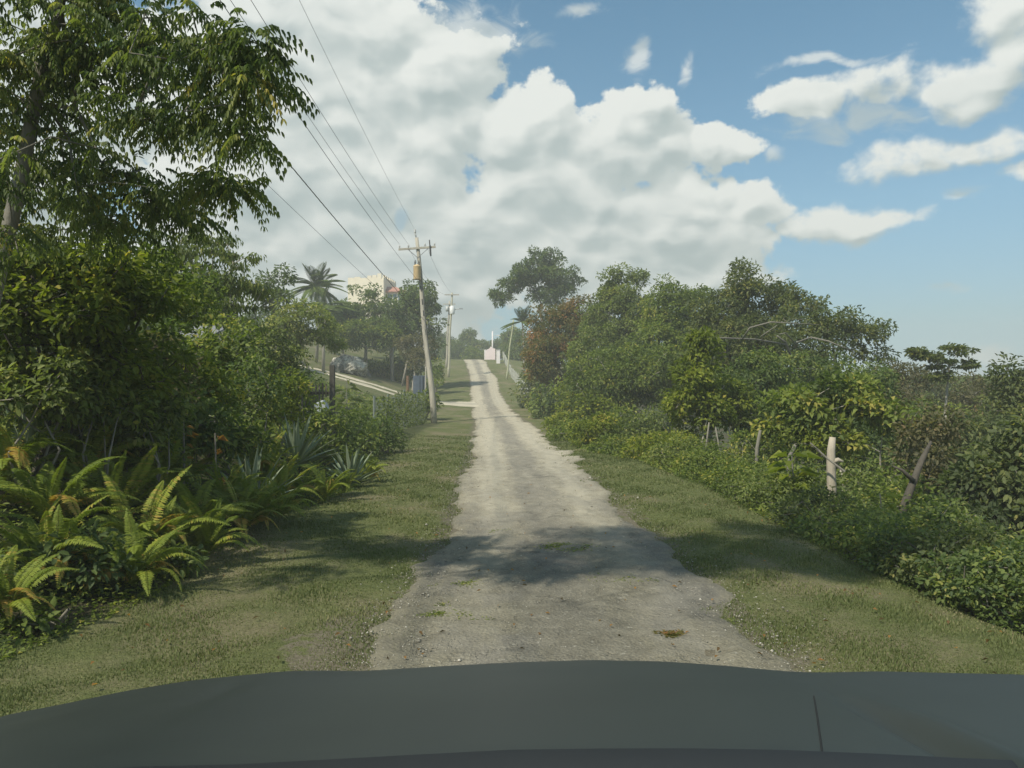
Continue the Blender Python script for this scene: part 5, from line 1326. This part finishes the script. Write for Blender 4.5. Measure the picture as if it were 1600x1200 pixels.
FL = [(-3.35, 5.3, .75, 'small fern in the bottom left corner of the thicket'),
      (-3.55, 6.1, .95, 'nearest big fern with fronds hanging towards the bottom left grass'),
      (-3.05, 6.45, .85, 'fern whose frond tip hangs lowest over the grass'),
      (-4.0, 6.9, 1.15, 'tall fern at the left edge of the view'),
      (-3.3, 7.2, 1.1, 'upright fern behind the frond that hangs lowest'),
      (-3.9, 7.8, 1.2, 'fern with the long reddish tipped upright frond'),
      (-2.95, 7.7, .85, 'low fern at the grass edge in front of the stripy shadow'),
      (-3.35, 8.4, 1.1, 'full fern in the middle of the fern bank'),
      (-4.5, 8.3, 1.25, 'dim fern behind the middle of the fern bank'),
      (-3.0, 8.9, .9, 'low fern spreading onto the verge right of the middle'),
      (-4.1, 9.2, 1.2, 'tall narrow fern rising highest above the bank'),
      (-3.45, 9.6, 1.0, 'fern left of the middle agave'),
      (-4.9, 9.9, 1.2, 'shaded fern below the orange leaved twigs'),
      (-2.9, 10.0, .75, 'fern below the middle agave at the verge edge'),
      (-3.35, 11.4, .9, 'fern right of the middle agave'),
      (-2.85, 12.2, .9, 'yellowish fern leaning over the verge before the right agave'),
      (-3.3, 12.6, .8, 'fern between the two far agaves'),
      (-2.75, 13.2, .65, 'low spreading fern under the far right agave'),
      (-3.9, 12.6, 1.1, 'fern standing left of the upright pale agave'),
      (-2.75, 15.6, .75, 'farthest fern at the tip of the fern bank'),
      (-3.4, 16.4, .9, 'fern behind the far right agave'),
      (-4.6, 11.4, 1.1, 'fern in the shade behind the middle agave'),
      (-4.55, 7.2, 1.15, 'fern standing highest at the far left edge of the bank'),
      (-5.1, 8.9, 1.2, 'fern half hidden at the foot of the creeper'),
      (-3.75, 8.7, 1.0, 'fern wedged behind the full middle fern'),
      (-4.3, 10.4, 1.1, 'fern below the dark bush in the left centre'),
      (-3.0, 9.4, .8, 'low bright fern just before the middle agave'),
      (-3.6, 10.1, .95, 'upright fern close behind the low bright fern'),
      (-3.5, 11.9, .95, 'bright fern right behind the yellowish leaning fern')]
for i, (x, y, s, lb) in enumerate(FL):
    fern(lb, x, y, s, 25 if y < 10 else 19, 400 + i, lift=.05)
for o in frs: bpy.data.objects.remove(o)

def agave(label, x, y, s, n, seed):
    r = np.random.default_rng(seed); z = G(x, y)
    th = thing('agave', label, 'agave', (x, y, z + .02))
    for k in range(n):
        a = k * 2.4 + r.uniform(-.2, .2); e = np.interp(k / n, [0, 1], [.35, 1.4]) + r.uniform(-.1, .1); ln = s * r.uniform(.85, 1.1)
        d = np.array([math.cos(a) * math.cos(e), math.sin(a) * math.cos(e), math.sin(e)]); sd = np.array([-math.sin(a), math.cos(a), 0]); up = np.cross(d, sd) * -1
        up = up if up[2] > 0 else -up
        t = np.linspace(0, 1, 9); w = .040 * s * 1.2 * np.array([.75, .9, 1, 1, .95, .82, .62, .36, .02])
        c = d * ln * t[:, None] - np.array([0, 0, 1.0]) * (.12 * ln * t ** 2.4)[:, None] * math.cos(e)
        A = c - sd * w[:, None] + up * w[:, None] * .45; B = c - up * .004; D_ = c + sd * w[:, None] + up * w[:, None] * .45
        V = np.stack([A, B, D_], 1).reshape(-1, 3); f = []
        for i in range(8):
            b = i * 3; f += [[b, b + 1, b + 4, b + 3], [b + 1, b + 2, b + 5, b + 4]]
        tn = np.tile([.8, .45, .8], 9) + r.normal(0, .08)
        mesh_obj('leaf', V, np.array(f), M['agave'], th, attr={'tone': np.clip(tn, 0, 1)}, smooth_f=True)
agave('pale green agave at the grass edge, rightmost of the agaves', -2.95, 14.6, .80, 30, 61)
agave('upright silvery agave higher on the bank beside the mailbox bush', -3.95, 14.6, 1.0, 32, 62)
agave('bluish agave in the middle of the bank among ferns', -3.45, 10.6, .85, 28, 63)
agave('large dark agave at the left in the shade of the creeper', -4.85, 8.0, .8, 24, 64)

# ------------------------------------------------------------------ creeper on the fence, undergrowth, grass, gravel, litter
def ground_cover():
    r = np.random.default_rng(77); P_, S_ = [], []
    def scatter(n, ya, yb, side, a, b, size, hmax):
        y = ya + (yb - ya) * r.uniform(0, 1, n) ** 1.3; off = a + (b - a) * r.uniform(0, 1, n) ** 1.2
        x = (np.interp(y, LE_Y, LE_X) - off) if side < 0 else (np.interp(y, LIP_Y, LIP_X) + off)
        patch = np.sin(x * 1.9 + y * 1.1) * np.sin(y * 1.7 - x * .6) * .5 + .5
        h = r.uniform(.02, 1, n) ** 1.5 * hmax * (.35 + .9 * patch) * np.clip(off / .5, .12, 1)
        P_.append(np.stack([x, y, gz(x, y) + h], 1)); S_.append(np.full(n, size) * np.clip(.5 + y / 24, .6, 3.2))
    scatter(46000, 4.0, 22, 1, .05, 7, .05, .85)
    scatter(24000, 22, 62, 1, .0, 10, .075, .6)
    scatter(42000, 3.5, 20, -1, .05, 5, .05, .35)
    scatter(14000, 20, 54, -1, .6, 12, .06, .2)
    P = np.concatenate(P_); S = np.concatenate(S_); n = len(P)
    d = rand_dirs(r, n); d[:, 2] = abs(d[:, 2]) * .5; tone = np.clip(.45 + .25 * np.sin(P[:, 0] * 1.3 + P[:, 1] * .9) + r.normal(0, .15, n), 0, 1)
    V, T_, tn = leaves(P, d, np.array([0, 0, 1.0]) + r.normal(size=(n, 3)) * .5, S * r.uniform(.7, 1.5, n), S * .55, tone)
    o = mesh_obj('undergrowth', V, T_, M['leaf_mid'], attr={'tone': tn}); tag(o, 'tangled low green undergrowth on the banks under the trees', 'undergrowth', kind='stuff')
ground_cover()

def fence_creeper():
    r = np.random.default_rng(78); A = np.array(fence_line); n = 3600
    i = r.integers(0, len(A), n); P = A[i] + r.normal(size=(n, 3)) * [.07, .1, 0]
    dens = .5 + .5 * np.sin(P[:, 1] * 1.3)
    P[:, 2] += r.uniform(0, 1, n) ** (.8 + dens) * 1.5
    d = rand_dirs(r, n); V, T_, tn = leaves(P, d, rand_dirs(r, n), .12 * r.uniform(.7, 1.3, n), .06, np.clip(r.normal(.4, .2, n), 0, 1))
    o = mesh_obj('fence_creeper', V, T_, M['leaf_olive'], attr={'tone': tn}); tag(o, 'thin green creeper climbing all along the wire mesh fence', 'creeper')
fence_creeper()

M['blade'] = leaf_mat('grass_blade', [(.086, .112, .038), (.140, .168, .060), (.195, .210, .084), (.28, .25, .14)], trans=.3, rough=.6, spec=.2)
def grass():
    r = np.random.default_rng(79)
    def area(n, ya, yb, side):
        y = 1 / (1 / ya + (1 / yb - 1 / ya) * r.uniform(0, 1, n)); u = r.uniform(0, 1, n)
        cx = np.interp(y, YS_C, XS_C); hw = np.interp(y, [a for a, b in HW], [b for a, b in HW])
        fing = .07 + .24 * np.maximum(0, wob(y * 0, y, 3.1)) * r.uniform(0, 1, n)
        if side < 0: a = np.interp(y, LE_Y, LE_X) - .25; b = cx - hw + fing
        else: a = cx + hw - fing; b = np.interp(y, LIP_Y, LIP_X) + .25
        return a + (b - a) * u, y
    xs_, ys_ = zip(area(135000, 3.4, 30, -1), area(165000, 3.4, 30, 1))
    x = np.concatenate(xs_); y = np.concatenate(ys_); n = len(x)
    patch = wob(x * 1.0, y * 1.3, 1.4) + r.normal(0, .7, n)
    dry = patch > 1.05
    keep = r.uniform(0, 1, n) < np.where(dry, .45, 1.0)
    x, y, dry = x[keep], y[keep], dry[keep]; n = len(x)
    clump = np.clip(.9 + .35 * wob(x, y, 4.3), .5, 1.7)
    h = r.uniform(.008, .026, n) * clump * np.clip(.8 + y / 20, .8, 2.0) * np.where(r.uniform(0, 1, n) < .015, 1.8, 1)
    z = gz(x, y) - .004
    a = r.uniform(0, 2 * PI, n); lean = r.uniform(.1, .9, n)
    d = np.stack([np.cos(a) * lean, np.sin(a) * lean, np.ones(n)], 1)
    w = .0045 * np.clip(y / 5, 1, 4.5)
    s = np.stack([-np.sin(a), np.cos(a), np.zeros(n)], 1); b = np.stack([x, y, z], 1)
    V = np.stack([b - s * w[:, None], b + s * w[:, None], b + unit(d) * h[:, None]], 1).reshape(-1, 3)
    Tt = np.arange(n * 3).reshape(-1, 3)
    tone = np.clip(np.where(dry, .85, .42) + .12 * np.sin(x * 2 + y) + r.normal(0, .15, n), 0, 1)
    o = mesh_obj('grass', V, Tt, M['blade'], attr={'tone': np.repeat(tone, 3)}); tag(o, 'short mown grass on both verges', 'grass', kind='stuff')
grass()

def tuft(label, x, y, rad, h, n, mat, seed, name='weed_tuft'):
    r = np.random.default_rng(seed)
    k = 9; cc = r.normal(size=(k, 2)) * rad * np.array([.6, .4]); pick = r.integers(0, k, n)
    px = x + cc[pick, 0] + r.normal(size=n) * rad * .26; py = y + cc[pick, 1] + r.normal(size=n) * rad * .2; o3 = np.array([x, y, G(x, y)])
    b = np.stack([px, py, gz(px, py) + .020], 1) - o3; a2 = r.uniform(0, 2 * PI, n)
    d = np.stack([np.cos(a2) * 1.3, np.sin(a2) * 1.3, r.uniform(.1, 1, n)], 1)
    V, T_, tn = leaves(b, d, np.array([0, 0, 1.0]) + r.normal(size=(n, 3)) * .4, h * r.uniform(.5, 1.2, n), h * .22, np.clip(r.normal(.6, .2, n), 0, 1))
    o = mesh_obj(name, V, T_, M[mat], attr={'tone': tn}, loc=tuple(o3)); tag(o, label, 'weeds')
tuft('weed patch in the middle of the road in the tree shade', gx(885, 8.6), 8.6, .34, .040, 420, 'leaf_olive', 1)
tuft('reddish brown dry weed tuft at the right of the road near the bonnet', gx(1042, 5.55), 5.55, .085, .05, 220, 'leaf_rust', 2)
tuft('ragged weed strip along the broken left road edge', gx(700, 6.0), 6.1, .20, .035, 420, 'leaf_olive', 3)
tuft('thin weeds in the worn centre of the road near the bonnet', gx(980, 7.1), 7.1, .22, .03, 180, 'leaf_olive', 4)
tuft('small weed tuft on the pale left wheel track', gx(778, 9.6), 9.6, .12, .03, 90, 'leaf_olive', 5)
tuft('weeds at the broken left road edge farther ahead', gx(728, 7.0), 7.0, .14, .035, 150, 'leaf_olive', 6)
tuft('faint weeds near the right road edge close to the bonnet', gx(1140, 5.9), 5.9, .13, .03, 90, 'leaf_olive', 7)

def pebbles():
    r = np.random.default_rng(80); n = 11000
    y = 1 / (1 / 3.6 + (1 / 34 - 1 / 3.6) * r.uniform(0, 1, n))
    cx = np.interp(y, YS_C, XS_C); hw = np.interp(y, [a for a, b in HW], [b for a, b in HW])
    edge = r.uniform(0, 1, n) < .55; sd = np.where(r.uniform(0, 1, n) < .62, -1, 1)
    x = np.where(edge, cx + sd * (hw + r.normal(-.05, .20, n)), cx + r.uniform(-1, 1, n) * hw)
    s = np.exp(r.normal(-5.5, .42, n)) * np.where(edge, 1.2, .8) * np.clip(y / 10, 1, 1.8)
    s = np.clip(s, .002, .03)
    base = unit(np.array([[1, 0, 0], [-1, 0, 0], [0, 1, 0], [0, -1, 0], [0, 0, 1], [0, 0, -1]], float))
    V = base[None] * s[:, None, None] * r.uniform(.6, 1.3, (n, 6, 1)) * np.array([1.1, 1, .65]); rot = r.uniform(0, PI, n)
    c, s_ = np.cos(rot)[:, None], np.sin(rot)[:, None]
    X = V[..., 0] * c - V[..., 1] * s_; Y = V[..., 0] * s_ + V[..., 1] * c
    V = np.stack([X, Y, V[..., 2]], -1) + np.stack([x, y, gz(x, y) + .022], 1)[:, None]
    f = np.array([[0, 2, 4], [2, 1, 4], [1, 3, 4], [3, 0, 4], [2, 0, 5], [1, 2, 5], [3, 1, 5], [0, 3, 5]])
    Tt = (np.arange(n)[:, None, None] * 6 + f[None]).reshape(-1, 3)
    o = mesh_obj('gravel', V.reshape(-1, 3), Tt, M['stone'], attr={'tone': np.repeat(np.clip(r.normal(.35, .22, n), 0, 1), 6)}); tag(o, 'loose pale limestone gravel on and beside the road', 'gravel', kind='stuff')
    n = 260
    y = 1 / (1 / 3.8 + (1 / 20 - 1 / 3.8) * r.uniform(0, 1, n)); x = np.interp(y, LE_Y, LE_X) + r.uniform(0, 1, n) * (np.interp(y, LIP_Y, LIP_X) - np.interp(y, LE_Y, LE_X))
    d = rand_dirs(r, n); d[:, 2] *= .25
    V, T_, tn = leaves(np.stack([x, y, gz(x, y) + .04], 1), d, np.array([0, 0, 1.0]) + r.normal(size=(n, 3)) * .3, r.uniform(.02, .055, n), .022, r.uniform(0, .8, n))
    o = mesh_obj('leaf_litter', V, T_, M['leaf_orange'], attr={'tone': tn}); tag(o, 'fallen dry leaves scattered on the verges and road', 'fallen leaves', kind='stuff')
pebbles()

# ------------------------------------------------------------------ thin haze box, added to lift dark tones like a windscreen veil
def haze():
    mb = MB(); mb.box((0, 100, 9.5), (900, 620, 52))
    m = bpy.data.materials.new('veil_haze'); m.use_nodes = True; t = m.node_tree; t.nodes.clear()
    o = N(t, 'ShaderNodeOutputMaterial'); v = N(t, 'ShaderNodeVolumePrincipled')
    v.inputs['Color'].default_value = (.93, .96, .88, 1); v.inputs['Density'].default_value = 0.0025; v.inputs['Anisotropy'].default_value = 0.0
    L(t, v.outputs[0], o.inputs['Volume'])
    h = mb.build('haze', m); tag(h, 'thin pale haze added over the whole place to lift the dark tones', 'haze', kind='stuff')
haze()
